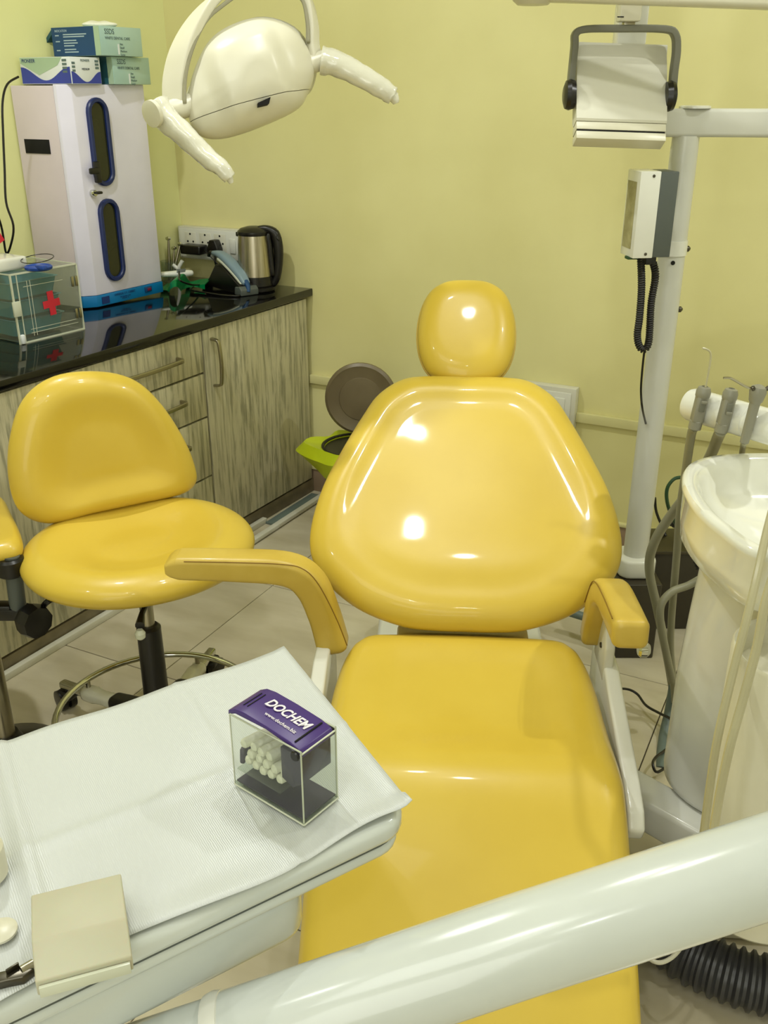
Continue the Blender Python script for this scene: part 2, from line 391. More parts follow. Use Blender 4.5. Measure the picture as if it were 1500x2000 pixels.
# ------------------------------------------------------------------ cabinets along the left wall
CD = V((-0.0595, -0.998, 0)).normalized(); CN = V((-CD.y, CD.x, 0)); CO = V((-1.726, YB, 0))   # u: toward the camera, n: out of the front
CT = frame(CO, CD, CN, UP)            # local (u, out, z)
CB = -0.44
def cabinet(name, u0, u1, label, group=None):
    t = thing(name, label, 'cabinet', CO + CD * ((u0 + u1) / 2) + CN * -0.2)
    box('cabinet_body', ((u0 + u1) / 2, CB / 2 - 0.011, 0.395), (u1 - u0 - 0.002, -CB - 0.022, 0.68), M['wood'], t, CT, 0.001)
    return t
def front(name, par, u0, u1, z0, z1):
    return box(name, ((u0 + u1) / 2, -0.009, (z0 + z1) / 2), (u1 - u0 - 0.006, 0.018, z1 - z0 - 0.006), M['wood'], par, CT, 0.0015)
def handle(par, p0, p1):
    a = V(p0); b = V(p1); d = (b - a).normalized(); out = V((0, 1, 0))
    P = [a, a + out * 0.024 + d * 0.004, a + out * 0.03 + d * 0.018, (a + b) / 2 + out * 0.034, b + out * 0.03 - d * 0.018, b + out * 0.024 - d * 0.004, b]
    return sweep_rect('handle', [CT @ q for q in P], lambda s: (CT.to_3x3() @ d.cross(out)), 0.013, 0.008, M['steel'], par, smooth=3, rnd=0.3)
c1 = cabinet('door_cabinet', 0.022, 0.585, 'grey wood-grain base cabinet with one tall door, in the corner by the back wall')
d = front('door', c1, 0.022, 0.585, 0.055, 0.735); handle(d, (0.545, 0, 0.70), (0.545, 0, 0.552))
c2 = cabinet('drawer_cabinet', 0.587, 1.122, 'grey wood-grain base cabinet with four stacked drawers, behind the yellow stool')
for z0, z1 in ((0.603, 0.735), (0.461, 0.603), (0.264, 0.461), (0.055, 0.264)):
    d = front('drawer', c2, 0.587, 1.122, z0, z1)
    zz = z1 - 0.062 if z1 < 0.7 else 0.672
    handle(d, (0.705, 0, zz), (0.945, 0, zz))
c3 = cabinet('door_cabinet', 1.124, 1.62, 'grey wood-grain base cabinet nearest the camera, at the left edge behind the stool backrest')
d = front('door', c3, 1.124, 1.62, 0.055, 0.735); handle(d, (1.16, 0, 0.70), (1.16, 0, 0.552))
c4 = cabinet('door_cabinet', 1.622, 2.2, 'grey wood-grain base cabinet at the far left, under the near end of the worktop')
front('door', c4, 1.622, 2.2, 0.055, 0.735)
structure(box('baseboard_left', (1.11, -0.008, 0.026), (2.2, 0.012, 0.050), M['channel'], None, CT, 0.001))
structure(box('trim_4', (1.27, 0.010, 0.010), (1.86, 0.020, 0.020), M['white_dull'], None, CT, 0.003))
tag(box('loose_channel_strip', (0, 0, 0.012), (0.62, 0.022, 0.014), M['white_dull'], None, Matrix.Translation(CT @ V((0.30, 0.075, 0))) @ Matrix.Rotation(radians(-94 + 2), 4, 'Z'), 0.002), 'loose pale channel strip on the floor in front of the corner cabinet', 'trim strip')
tag(box('flat_steel_bar', (0, 0, 0.004), (0.30, 0.035, 0.008), M['bluehose'], None, Matrix.Translation(CT @ V((0.20, 0.034, 0))) @ Matrix.Rotation(radians(-92), 4, 'Z'), 0.001), 'blue-grey metal bar on the floor under the corner cabinet door', 'metal bar')
# worktop
zc = 0.765
p1 = V((-1.714, YB - 0.001, 0)); p2 = V((-1.714, YB, 0)) + CD * 2.24
wl = lambda y: CORN[0] + (CORN[1] - y) * LD.x / -LD.y
P = [(p1.x, p1.y), (p2.x, p2.y), (wl(p2.y) + 0.004, p2.y), (wl(YB) + 0.004, YB - 0.001)]
wt = prism('worktop', P, zc - 0.026, zc, M['granite'], None, bev=0.003)
tag(wt, 'polished black granite worktop over the grey cabinets', 'worktop')

# ------------------------------------------------------------------ steel UV cabinet with boxes on top
UP0 = V((-2.161, 2.296, 0)); ud = V((0.025, 0.291, 0)).normalized(); un = V((ud.y, -ud.x, 0)); UT = frame(UP0, ud, UP, un)   # (u, z, out)
uv = thing('sterilising_cabinet', 'tall white steel ultraviolet instrument cabinet with two dark slot windows on the black worktop', 'cabinet', (-2.25, 2.42, zc))
zb, zt = zc + 0.002, 1.413
ub = [(-2.189, 2.264), (-2.161, 2.296), (-2.136, 2.587), (-2.22, 2.594), (-2.258, 2.262)]
prism('front_shell', ub[:3] + [(-2.20, 2.594), (-2.20, 2.262)], zb + 0.036, zt, M['uvbody'], uv, bev=0.002)
prism('rear_shell', [(-2.2015, 2.2635), (-2.2015, 2.592), (-2.318, 2.592), (-2.368, 2.2635)], zb + 0.002, zt - 0.003, M['uvside'], uv, bev=0.001)
prism('base_strip', [(-2.189, 2.2625), (-2.1605, 2.2945), (-2.1345, 2.5885), (-2.20, 2.5945), (-2.20, 2.2625)], zb, zb + 0.035, M['blue'], uv, bev=0.001)
def pill(w, h, n=10):
    r = w / 2; o = []
    for k in range(n + 1): a = pi * k / n; o.append((r * cos(a), h / 2 - r + r * sin(a)))
    for k in range(n + 1): a = pi + pi * k / n; o.append((r * cos(a), -h / 2 + r + r * sin(a)))
    return o
def pill_ring(name, cu, cz, w, h, wid, z0, z1, m, par):
    a = pill(w, h); b = pill(w - 2 * wid, h - 2 * wid); n = len(a); vs = []
    for z, s in ((z0, a), (z1 * 0.7, a), (z1, [((p[0] * .8 + q[0] * .2), (p[1] * .8 + q[1] * .2)) for p, q in zip(a, b)]), (z1, [((p[0] * .2 + q[0] * .8), (p[1] * .2 + q[1] * .8)) for p, q in zip(a, b)]), (z1 * 0.7, b), (z0, b)):
        vs += [UT @ V((cu + p[0], cz + p[1], z)) for p in s]
    fs = []
    for i in range(6):
        for k in range(n): k2 = (k + 1) % n; i2 = (i + 1) % 6; fs.append([i * n + k, i * n + k2, i2 * n + k2, i2 * n + k])
    return mesh(name, vs, fs, m, par)
for cz, h in ((1.252, 0.252), (0.963, 0.253)):
    r = pill_ring('window_frame', 0.085, cz, 0.083, h, 0.014, 0.0, 0.012, M['navy'], uv)
    prism('pane', pill(0.058, h - 0.026), 0.0005, 0.0025, M['darkglass'], r, UT @ Matrix.Translation((0.085, cz, 0)))
lk = box('door_latch', (0.043, 1.170, 0.020), (0.018, 0.062, 0.018), M['black'], uv, UT, 0.004)
box('latch_lever', (0.026, 1.175, 0.026), (0.034, 0.018, 0.014), M['black'], lk, UT, 0.004)
kk = lathe('lock', [(0.010, 0), (0.010, 0.014), (0.008, 0.017), (0.002, 0.018)], UT @ Matrix.Translation((0.030, 1.110, 0)), M['chrome'], uv, 16)
box('key', (0.034, 1.112, 0.026), (0.020, 0.008, 0.016), M['black'], kk, UT, 0.003)
box('rocker_switch', (0.222, zb + 0.021, 0.003), (0.030, 0.017, 0.006), M['darkblue'], uv, UT, 0.001)
box('switch_lamp', (0.224, zb + 0.021, 0.0065), (0.016, 0.009, 0.003), M['redlamp'], uv, UT, 0.001)
box('emblem', (0.033, zb + 0.017, 0.0022), (0.032, 0.022, 0.001), M['navytext'], uv, UT, 0)
text('lettering', 'UNIVERSAL U.V. CABINET', 0.0095, UT @ Matrix.Translation((0.118, zb + 0.026, 0.0025)), M['navytext'], uv, sx=0.85)
text('lettering', 'THE RELIABLE ONE\nTYPE NO. 12', 0.0055, UT @ Matrix.Translation((0.118, zb + 0.013, 0.0025)), M['navytext'], uv)
o = box('side_opening', (-2.292, 2.2625, 1.243), (0.099, 0.003, 0.040), M['void'], uv, None, 0.0005)

def carton(name, corner, lx, ly, h, ang, z, label, mats, cat='box', group='glove and mask cartons on the white steel cabinet'):
    """corner: near right bottom corner; lx toward the wall, ly toward the back wall"""
    t = thing(name, label, cat, (corner[0] - lx / 2, corner[1] + ly / 2, z), group)
    T = rz(radians(ang), (corner[0], corner[1], z))
    box('carton_body', (-lx / 2, ly / 2, h / 2), (lx, ly, h), mats[0], t, T, 0.0015)
    return t, T
SIDE = lambda T: T @ frame((0, 0, 0), V((1, 0, 0)), V((0, 0, 1)), V((0, -1, 0)))       # x right (toward corner = 0), y up, z toward camera
FRNT = lambda T: T @ frame((0, 0, 0), V((0, 1, 0)), V((0, 0, 1)), V((1, 0, 0)))
zt2 = zt + 0.0005
# white and violet glove box
t, T = carton('glove_box', (-2.145, 2.285), 0.205, 0.118, 0.072, -3, zt2, 'white glove box with violet-blue wave, at the left on the steel cabinet', [M['whitecard']])
def wave(par, TT, x0, x1, ph, ym):
    n = 20; top = []; bot = []
    for k in range(n + 1):
        x = x0 + (x1 - x0) * k / n; s = k / n
        y = ym[0] + (ym[1] - ym[0]) * (0.5 - 0.5 * cos(2 * pi * (s + ph)))
        top.append((x, y)); bot.append((x, 0.002))
    return prism('wave_print', top + bot[::-1], 0.0002, 0.0008, M['violetblue'], par, TT, smooth=False)
wave(t, SIDE(T), -0.203, -0.002, 0.0, (0.046, 0.010))
wave(t, FRNT(T), 0.002, 0.116, 0.0, (0.034, 0.006))
prism('green_panel', [(-0.203, 0.071), (-0.203, 0.056), (-0.13, 0.024), (-0.05, 0.050), (-0.03, 0.071)], 0.0001, 0.0005, M['palegreen'], t, SIDE(T), smooth=False)
text('lettering', 'PIONEER', 0.014, SIDE(T) @ Matrix.Translation((-0.168, 0.062, 0.001)), M['navytext'], t)
text('lettering', 'PIONEER', 0.009, FRNT(T) @ Matrix.Translation((0.058, 0.063, 0.001)), M['greytext'], t)
text('lettering', 'MEDIUM', 0.008, FRNT(T) @ Matrix.Translation((0.058, 0.040, 0.001)), M['darktext'], t)
for k in range(3): box('small_print', (0.012 + k * 0, 0.056 - k * 0.010, 0.0006), (0.012, 0.006, 0.0006), M['greytext'], t, FRNT(T), 0)
for k in range(3): box('small_print', (0.104, 0.062 - k * 0.009, 0.0006), (0.014, 0.006, 0.0006), M['greytext'], t, FRNT(T), 0)
for k in range(4): box('small_print', (-0.022, 0.063 - k * 0.010, 0.0006), (0.018, 0.006, 0.0006), M['greytext'], t, SIDE(T), 0)
def ssds(par, T, x0, x1, h, blue_from=None):
    F = FRNT(T); xm = x0 + 0.012
    text('lettering', 'SSDS', 0.020, F @ Matrix.Translation((xm, h - 0.014, 0.001)), M['greytext'], par, ax='LEFT', sx=0.9)
    text('lettering', 'WHITE DENTAL CARE', 0.0105, F @ Matrix.Translation((xm, h - 0.031, 0.001)), M['greytext'], par, ax='LEFT', sx=0.95)
    for k in range(4): text('small_print', ('Size', 'Small', 'Medium', 'Large')[k], 0.008, F @ Matrix.Translation((xm + 0.056, h - 0.046 - k * 0.0095, 0.001)), M['greytext'], par, ax='LEFT')
    box('tick_panel', (xm + 0.050, h - 0.060, 0.0006), (0.006, 0.028, 0.0008), M['whitecard'], par, F, 0)
# lower pale box
t2, T2 = carton('mask_box', (-2.120, 2.437), 0.12, 0.165, 0.076, -1, zt2, 'pale blue carton at the right on the steel cabinet, under the open carton', [M['paleblue']])
box('beige_band', (-0.012, 0.038, 0.0005), (0.020, 0.074, 0.001), M['palegreen'], t2, SIDE(T2), 0)
box('dark_band', (-0.036, 0.038, 0.0005), (0.026, 0.074, 0.001), M['teal'], t2, SIDE(T2), 0)
ssds(t2, T2, 0.006, 0.14, 0.076)
# upper open box
t3, T3 = carton('mask_box', (-2.112, 2.385), 0.205, 0.165, 0.078, -6, zt2 + 0.077, 'open blue and pale carton lying on top of the two other cartons', [M['paleblue']])
box('dark_blue_side', (-0.114, 0.039, 0.0006), (0.182, 0.077, 0.0012), M['darkblue'], t3, SIDE(T3), 0)
box('beige_band', (-0.012, 0.039, 0.0006), (0.022, 0.077, 0.0012), M['palegreen'], t3, SIDE(T3), 0)
ssds(t3, T3, 0.006, 0.14, 0.078)
TS = SIDE(T3)
text('lettering', 'INDICATION', 0.009, TS @ Matrix.Translation((-0.190, 0.068, 0.0015)), M['lighttext'], t3, ax='LEFT')
for k, (x, y, wd) in enumerate([(-0.190, 0.056, 0.016), (-0.190, 0.040, 0.018), (-0.190, 0.016, 0.016), (-0.155, 0.058, 0.10), (-0.155, 0.052, 0.09), (-0.155, 0.042, 0.055), (-0.155, 0.035, 0.06), (-0.155, 0.028, 0.045), (-0.155, 0.018, 0.05), (-0.155, 0.011, 0.06)]):
    box('small_print', (x + wd / 2, y, 0.0014), (wd, 0.003, 0.0005), M['lighttext'], t3, TS, 0)
prism('open_flap', [(-0.2055, 0.077), (-0.246, 0.045), (-0.238, 0.038), (-0.2055, 0.064)], -0.11, -0.004, M['teal'], t3, TS)
vs = []
T = T3 @ Matrix.Translation((-0.075, 0.07, 0.0785))
pl = [(0.05 * cos(a) * (1 + 0.35 * sin(3 * a + 1)), 0.045 * sin(a) * (1 + 0.3 * cos(4 * a))) for a in [2 * pi * k / 28 for k in range(28)]]
tag(pad('latex_glove', pl, T @ Matrix.Translation((0, 0, 0.006)), 0.020, M['cotton'], None, r0=0.1, front=lambda x, y, r: 0.006 * sin(90 * x) * sin(80 * y) * (1 - r)), 'cream crumpled glove poking out of the top carton', 'glove')

# black cord on the wall behind the cabinet
tube('power_cord', [atd(x, y, D) for x, y, D in ((36, 150, 2.92), (14, 165, 2.88), (5, 200, 2.84), (6, 260, 2.82), (9, 330, 2.80), (12, 395, 2.78), (26, 440, 2.77), (22, 475, 2.78), (12, 494, 2.79), (2, 440, 2.75), (-20, 380, 2.7))], 0.0032, M['black'], uv, 8, 6)
tag(box('red_folder', (0, 0, 0), (0.012, 0.10, 0.12), M['red'], None, Matrix.Translation(atd(-44, 452, 2.62)) @ Matrix.Rotation(radians(-12), 4, 'Z') @ Matrix.Rotation(radians(28), 4, 'X'), 0.002), 'red thin case at the left edge beside the black cord', 'folder')

# ------------------------------------------------------------------ acrylic first-aid box and what is on / in it
A0 = V((-2.02, 1.833, zc)); A1 = V((-1.993, 2.049, zc)); ad = (A1 - A0).normalized(); an = V((ad.y, -ad.x, 0)); AW = (A1 - A0).length; AH = 0.186; AD = 0.235
AT = frame(A0, ad, UP, an)       # (along, up, out)
fa = thing('first_aid_box', 'clear acrylic first-aid box with a red cross, at the left on the black worktop', 'box', A0 + ad * AW / 2 - an * AD / 2)
th_ = 0.004
box('door_panel', (AW / 2, AH / 2, -th_ / 2), (AW, AH, th_), M['acrylic_f'], fa, AT, 0)
box('top_panel', (AW / 2, AH - th_ / 2, -AD / 2), (AW, th_, AD - 2 * th_), M['acrylic_f'], fa, AT, 0)
box('bottom_panel', (AW / 2, th_ / 2 + 0.0005, -AD / 2), (AW, th_, AD - 2 * th_), M['acrylic'], fa, AT, 0)
box('side_panel', (th_ / 2, AH / 2, -AD / 2), (th_, AH - 2 * th_, AD - 2 * th_), M['acrylic_f'], fa, AT, 0)
box('side_panel', (AW - th_ / 2, AH / 2, -AD / 2), (th_, AH - 2 * th_, AD - 2 * th_), M['acrylic_f'], fa, AT, 0)
box('back_panel', (AW / 2, AH / 2, -AD + th_ / 2), (AW, AH, th_), M['acrylic'], fa, AT, 0)
E = [bevel_box(c, s, 0, AT) for c, s in (((AW / 2, AH, 0), (AW, 0.004, 0.005)), ((AW / 2, 0.002, 0.001), (AW, 0.004, 0.005)), ((0, AH / 2, 0), (0.004, AH, 0.005)), ((AW, AH / 2, 0), (0.004, AH, 0.005)), ((AW, AH, -AD / 2), (0.003, 0.003, AD)), ((0, AH, -AD / 2), (0.003, 0.003, AD)), ((0.018, AH / 2, 0.001), (0.002, AH, 0.003)), ((AW, AH / 2, -AD), (0.003, AH, 0.003)))]
v_, f_ = join(*E); mesh('edge_strips', v_, f_, M['acredge'], fa, smooth=False)
cr = prism('red_cross', [(-.010, -.032), (.010, -.032), (.010, -.010), (.028, -.010), (.028, .010), (.010, .010), (.010, .034), (-.010, .034), (-.010, .010), (-.028, .010), (-.028, -.010), (-.010, -.010)], 0.0005, 0.002, M['red'], fa, AT @ Matrix.Translation((0.118, 0.092, 0)) @ Matrix.Rotation(radians(3), 4, 'Z'))
E = [bevel_box(c, s, 0, AT) for c, s in (((0.048, 0.09, 0.001), (0.0012, 0.15, 0.0008)), ((0.058, 0.09, 0.001), (0.0012, 0.15, 0.0008)), ((0.12, 0.024, 0.001), (0.16, 0.0012, 0.0008)), ((0.12, 0.034, 0.001), (0.16, 0.0012, 0.0008)), ((0.10, 0.150, 0.001), (0.13, 0.0012, 0.0008)))]
v_, f_ = join(*E); mesh('etched_lines', v_, f_, M['acredge'], fa, smooth=False)
for z in (0.14, 0.05): 
    for dx_ in (0, -0.013): box('hinge', (AW - 0.008 + dx_, z, 0.003), (0.008, 0.028, 0.004), M['steel'], fa, AT, 0.001)
box('latch_plate', (0.004, 0.096, 0.004), (0.024, 0.040, 0.006), M['acredge'], fa, AT, 0.001)
box('door_stop', (0.006, 0.014, 0.006), (0.013, 0.026, 0.010), M['whitecard'], fa, AT, 0.004)
def tray_open(name, w_, h_, d_, T, m, par=None):
    vs = []; 
    def rr(w, d, z, r=0.012):
        o = []
        for cx, cy, a0 in ((1, 1, 0), (-1, 1, 90), (-1, -1, 180), (1, -1, 270)):
            for k in range(4): a = radians(a0 + 30 * k); o.append(V((cx * (w / 2 - r) + r * cos(a), cy * (d / 2 - r) + r * sin(a), z)))
        return o
    loops = [rr(w_ * .9, d_ * .88, 0), rr(w_, d_, h_ - .002), rr(w_ + .01, d_ + .01, h_), rr(w_ - .006, d_ - .006, h_), rr(w_ * .88, d_ * .86, 0.003)]
    n = len(loops[0]); fs = []
    for l in loops: vs += [T @ p for p in l]
    for i in range(4):
        for k in range(n): k2 = (k + 1) % n; fs.append([i * n + k, i * n + k2, (i + 1) * n + k2, (i + 1) * n + k])
    fs.append(list(range(n))[::-1]); fs.append([4 * n + k for k in range(n)])
    return mesh(name, vs, fs, m, par)
ATz = frame(A0, ad, -an, UP)    # (along, toward wall, up)
for k, (z, lab) in enumerate(((0.010, 'teal plastic tray at the bottom inside the clear first-aid box'), (0.062, 'teal plastic tray in the middle inside the clear first-aid box'), (0.112, 'teal plastic tray uppermost inside the clear first-aid box'))):
    tag(tray_open('instrument_tray', 0.168, 0.045, 0.16, ATz @ Matrix.Translation((AW / 2 - 0.008 - 0.004 * k, 0.115, z)) @ Matrix.Rotation(radians(2 * (k - 1)), 4, 'Z'), M['tealtray']), lab, 'tray', 'teal trays inside the clear first-aid box')
topz = AH + 0.0005
tag(box('white_plastic_case', (0.040, 0.115, topz + 0.018), (0.105, 0.15, 0.034), M['white'], None, ATz, 0.008, 3), 'white rounded plastic case on the clear first-aid box', 'case')
tag(sweep_rect('white_handle_block', [ATz @ V(p) for p in ((-0.03, 0.16, topz + 0.048), (0.02, 0.16, topz + 0.052), (0.048, 0.16, topz + 0.040))], V((0, 0, 1)), 0.022, 0.05, M['white'], None, rnd=0.4, smooth=4), 'white rounded block on top of the white plastic case', 'case')
bl = thing('blue_container', 'blue plastic tub lid on the clear first-aid box, behind the white case', 'container', (onz(76, 527, zc + AH + 0.0005)))
Tb = Matrix.Translation((onz(76, 527, zc + AH + 0.0005)))
lathe('blue_rim', [(0.030, 0), (0.036, 0.003), (0.037, 0.009), (0.034, 0.012), (0.030, 0.008), (0.005, 0.006)], Tb, M['bluelid'], bl, 28)
tube('dark_wire_rim', [Tb @ V((0.043 * cos(a), 0.043 * sin(a), 0.030 + 0.006 * sin(a))) for a in [2 * pi * k / 30 for k in range(31)]], 0.0012, M['black'], bl, 6)
box('blue_tab', (0.030, -0.02, 0.012), (0.03, 0.016, 0.012), M['bluelid'], bl, Tb, 0.003)

# ------------------------------------------------------------------ things on the worktop near the corner
sb = thing('switchboard', 'white multi-socket switchboard on the back wall above the worktop corner', 'switchboard', (-2.10, YB - 0.02, 0.89))
WT = frame((0, YB, 0), V((1, 0, 0)), UP, V((0, -1, 0)))      # (x, z, out of the back wall)
box('backing_box', (-2.095, 0.893, 0.018), (0.315, 0.112, 0.036), M['white_dull'], sb, WT, 0.003)
box('face_plate', (-2.095, 0.893, 0.038), (0.305, 0.100, 0.004), M['white'], sb, WT, 0.002)
for cx in (-2.195, -2.130, -2.066):
    s = box('socket', (cx, 0.900, 0.0405), (0.050, 0.062, 0.002), M['white_dull'], sb, WT, 0.001)
    for dx, dz in ((0, 0.020), (-0.012, -0.006), (0.012, -0.006)): lathe('pin_hole', [(0.0036, 0), (0.0036, 0.001)], WT @ Matrix.Translation((cx + dx, 0.905 + dz, 0.0415)), M['void'], s, 10)
for cx in (-2.012, -1.978): box('switch_rocker', (cx, 0.893, 0.042), (0.024, 0.050, 0.006), M['white'], sb, WT, 0.002)
ad_ = thing('power_adapter', 'black rectangular power adapter plugged into the switchboard', 'adapter', (-2.16, YB - 0.06, 0.86))
box('adapter_body', (-2.163, 0.877, 0.068), (0.088, 0.032, 0.052), M['black'], ad_, WT, 0.006, 3)
pg = thing('power_plug', 'black three-pin plug in the switchboard beside the kettle', 'plug', (-2.078, YB - 0.06, 0.88))
prism('plug_body', [(-0.022, -0.024), (0.022, -0.024), (0.024, -0.004), (0.012, 0.026), (-0.012, 0.026), (-0.024, -0.004)], 0.042, 0.075, M['black'], pg, WT @ Matrix.Translation((-2.078, 0.888, 0)), bev=0.004)
tube('plug_lead', [WT @ V(p) for p in ((-2.078, 0.866, 0.06), (-2.076, 0.840, 0.064), (-2.074, 0.80, 0.055), (-2.06, 0.772, 0.07), (-2.0, 0.7705, 0.14))], 0.004, M['black'], pg, 8, 6)
tag(tube('adapter_lead', [WT @ V(p) for p in ((-2.118, 0.876, 0.068), (-2.085, 0.862, 0.085), (-2.05, 0.83, 0.078), (-2.035, 0.80, 0.07), (-2.03, 0.7695, 0.09))], 0.0016, M['black'], None, 6, 6), 'thin black lead running from the adapter down to the worktop', 'cord')

# kettle
KP = V((-1.872, 2.765, zc)); kt = thing('electric_kettle', 'brushed steel electric kettle with black lid and handle on the worktop end', 'kettle', KP)
KT = rz(radians(-8), KP)
lathe('power_base', [(0.062, 0.0006), (0.066, 0.004), (0.066, 0.014), (0.060, 0.018)], KT, M['black'], kt)
lathe('lower_band', [(0.060, 0.018), (0.062, 0.021), (0.0605, 0.052)], KT, M['black'], kt)
lathe('steel_body', [(0.060, 0.052), (0.0585, 0.08), (0.053, 0.176), (0.052, 0.186)], KT, M['kettle'], kt, 40)
lathe('lid', [(0.0535, 0.186), (0.055, 0.190), (0.054, 0.198), (0.044, 0.207), (0.022, 0.213), (0.003, 0.214)], KT, M['black'], kt)
prism('spout', [(-0.014, 0.004), (0.014, 0.004), (0.003, -0.009), (-0.003, -0.009)], 0.180, 0.194, M['black'], kt, KT @ Matrix.Rotation(radians(-62), 4, 'Z') @ Matrix.Translation((0, -0.052, 0)), bev=0.002)
hd = RH * 0.98 + FH * -0.10
sweep_rect('handle', [KP + hd * a + UP * b for a, b in ((0.020, 0.206), (0.048, 0.206), (0.074, 0.190), (0.084, 0.150), (0.084, 0.100), (0.076, 0.05), (0.062, 0.024))], hd.cross(UP), 0.030, [0.018, 0.022, 0.034, 0.034, 0.030, 0.026, 0.024], M['black'], kt, rnd=0.45, smooth=4)
sweep_rect('handle_spine', [KP + hd * a + UP * b for a, b in ((0.050, 0.188), (0.055, 0.15), (0.058, 0.10), (0.061, 0.055))], hd.cross(UP), 0.038, 0.022, M['black'], kt, rnd=0.4, smooth=3)
lathe('lid_button', [(0.010, 0), (0.010, 0.004), (0.007, 0.006)], axis_T(KP + hd * 0.088 + UP * 0.178 - FH * 0.012, hd * 0.6 - FH * 0.6 + UP * 0.4), M['blackr'], kt, 16)

# curing light on its black wedge stand
cl = thing('curing_light', 'grey-blue curing light resting on a black wedge charger on the worktop', 'dental tool', (-1.96, 2.66, zc))
q0 = onz(473, 578, zc); q1 = onz(402, 556, zc)
cx = V((q0.x - q1.x, q0.y - q1.y, 0)).normalized(); cyv = V((-cx.y, cx.x, 0)); cw = (q0 - q1).length
WGT = frame(q0 + UP * 0.0006, -cx, UP, cyv)      # x from the near foot back to the far foot
prism('wedge_stand', [(0, 0), (cw, 0), (cw * 0.86, 0.030), (cw * 0.66, 0.082), (cw * 0.52, 0.086), (0.012, 0.032), (0, 0.024)], -0.004, 0.052, M['black'], cl, WGT, bev=0.003)
prism('stand_foot', [(-0.012, 0), (0.034, 0), (0.030, 0.026), (0.0, 0.030), (-0.012, 0.02)], -0.010, 0.058, M['greybox'], cl, WGT, bev=0.003)
sweep_rect('light_body', [WGT @ V(p) for p in ((0.012, 0.038, 0.024), (0.05, 0.066, 0.024), (cw * 0.45, 0.096, 0.024), (cw * 0.68, 0.112, 0.024), (cw * 0.86, 0.112, 0.024))], cyv, [0.030, 0.040, 0.042, 0.036, 0.024], [0.018, 0.026, 0.026, 0.022, 0.016], M['slate'], cl, rnd=0.48, smooth=5)
sweep_rect('side_strip', [WGT @ V(p) for p in ((0.02, 0.034, 0.024), (0.05, 0.055, 0.024), (cw * 0.45, 0.084, 0.024), (cw * 0.66, 0.099, 0.024))], cyv, [0.036, 0.044, 0.046, 0.040], 0.010, M['acredge'], cl, rnd=0.4, smooth=5)
tube('light_tip', [WGT @ V(p) for p in ((cw * 0.86, 0.112, 0.024), (cw * 0.98, 0.110, 0.024), (cw * 1.03, 0.096, 0.024))], [0.007, 0.006, 0.006], M['black'], cl, 10, 4)
tube('charging_plug', [WGT @ V(p) for p in ((0.012, 0.042, 0.024), (-0.004, 0.030, 0.022), (-0.012, 0.012, 0.018))], [0.010, 0.008, 0.006], M['darkblue'], cl, 10, 3)

# kidney dish, thermometer, instruments, cord
kd = thing('kidney_dish', 'green curved plastic kidney dish on the worktop, right of the steel cabinet', 'dish', onz(365, 560, zc))
P = [onz(x, y, zc + z) for x, y, z in ((319, 556, 0.020), (338, 545, 0.044), (352, 540, 0.030), (372, 547, 0.012), (392, 545, 0.014), (404, 546, 0.014))]
vs, fs = [], []
Q = catmull([onz(312, 566, zc + 0.003), onz(326, 566, zc + 0.002), onz(333, 552, zc + 0.040), onz(346, 548, zc + 0.048), onz(358, 562, zc + 0.006), onz(378, 558, zc + 0.004), onz(400, 556, zc + 0.016)], 6)
bk = V((-0.35, 0.93, 0)) * 0.085
for q in Q: lo = V((q.x, q.y, max(zc + 0.001, q.z - 0.020))) + FH * -0.004; vs += [lo, q + UP * -0.002, q + bk + UP * 0.004, q + bk + UP * 0.007, q + UP * 0.001, lo - FH * 0.002]
for i in range(len(Q) - 1):
    for k in range(6): fs.append([i * 6 + k, i * 6 + (k + 1) % 6, (i + 1) * 6 + (k + 1) % 6, (i + 1) * 6 + k])
fs.append([0, 1, 2, 3, 4, 5]); fs.append([(len(Q) - 1) * 6 + k for k in range(6)])
mesh('dish_body', vs, fs, M['green'], kd)
tm = thing('thermometer', 'white digital thermometer with grey window lying on the green dish', 'thermometer', onz(350, 530, zc + 0.05))
a, b = onz(316, 536, zc + 0.052), onz(374, 533, zc + 0.052)
sweep_rect('thermometer_body', [a, a.lerp(b, 0.25), a.lerp(b, 0.5), a.lerp(b, 0.8), b], UP, [0.018, 0.019, 0.022, 0.024, 0.018], [0.022, 0.022, 0.028, 0.032, 0.022], M['white'], tm, rnd=0.48, smooth=4)
box('display', (0, 0, 0), (0.030, 0.014, 0.002), M['greybox'], tm, frame(a.lerp(b, 0.68) + UP * 0.011 - FH * 0.010, (b - a).normalized(), (FH + UP * 1.2).normalized(), (UP - FH * 0.7).normalized()), 0.001)
cup = thing('instrument_cup', 'clear cup of steel handpieces on the worktop behind the green dish', 'cup', onz(334, 551, zc))
cpos = onz(334, 551, zc)
lathe('cup_wall', [(0.024, 0.0006), (0.026, 0.003), (0.031, 0.075), (0.0295, 0.075), (0.0245, 0.004), (0.002, 0.003)], Matrix.Translation(cpos), M['acrylic_f'], cup, 24)
def handpiece(lab, a, b, r):
    t = thing('handpiece', lab, 'dental tool', a, 'steel handpieces standing in the clear cup')
    d = b - a; tube('handpiece_body', [a, a + d * 0.3, a + d * 0.6, a + d * 0.85, b], [r, r * 1.1, r * 0.85, r * 0.7, r * 0.6], M['steel'], t, 12)
    hh = axis_T(b - FH * 0.006, FH * -0.6 + RH * 0.8 + UP * 0.2); lathe('head', [(0.003, -0.009), (0.006, -0.008), (0.0068, 0), (0.006, 0.008), (0.003, 0.009)], hh, M['chrome'], t, 14)
handpiece('steel dental handpiece leaning left in the cup, tallest of the set', cpos + V((-0.006, 0, 0.006)), atd(329, 465, (cpos.dot(FH) + 0.01)), 0.006)
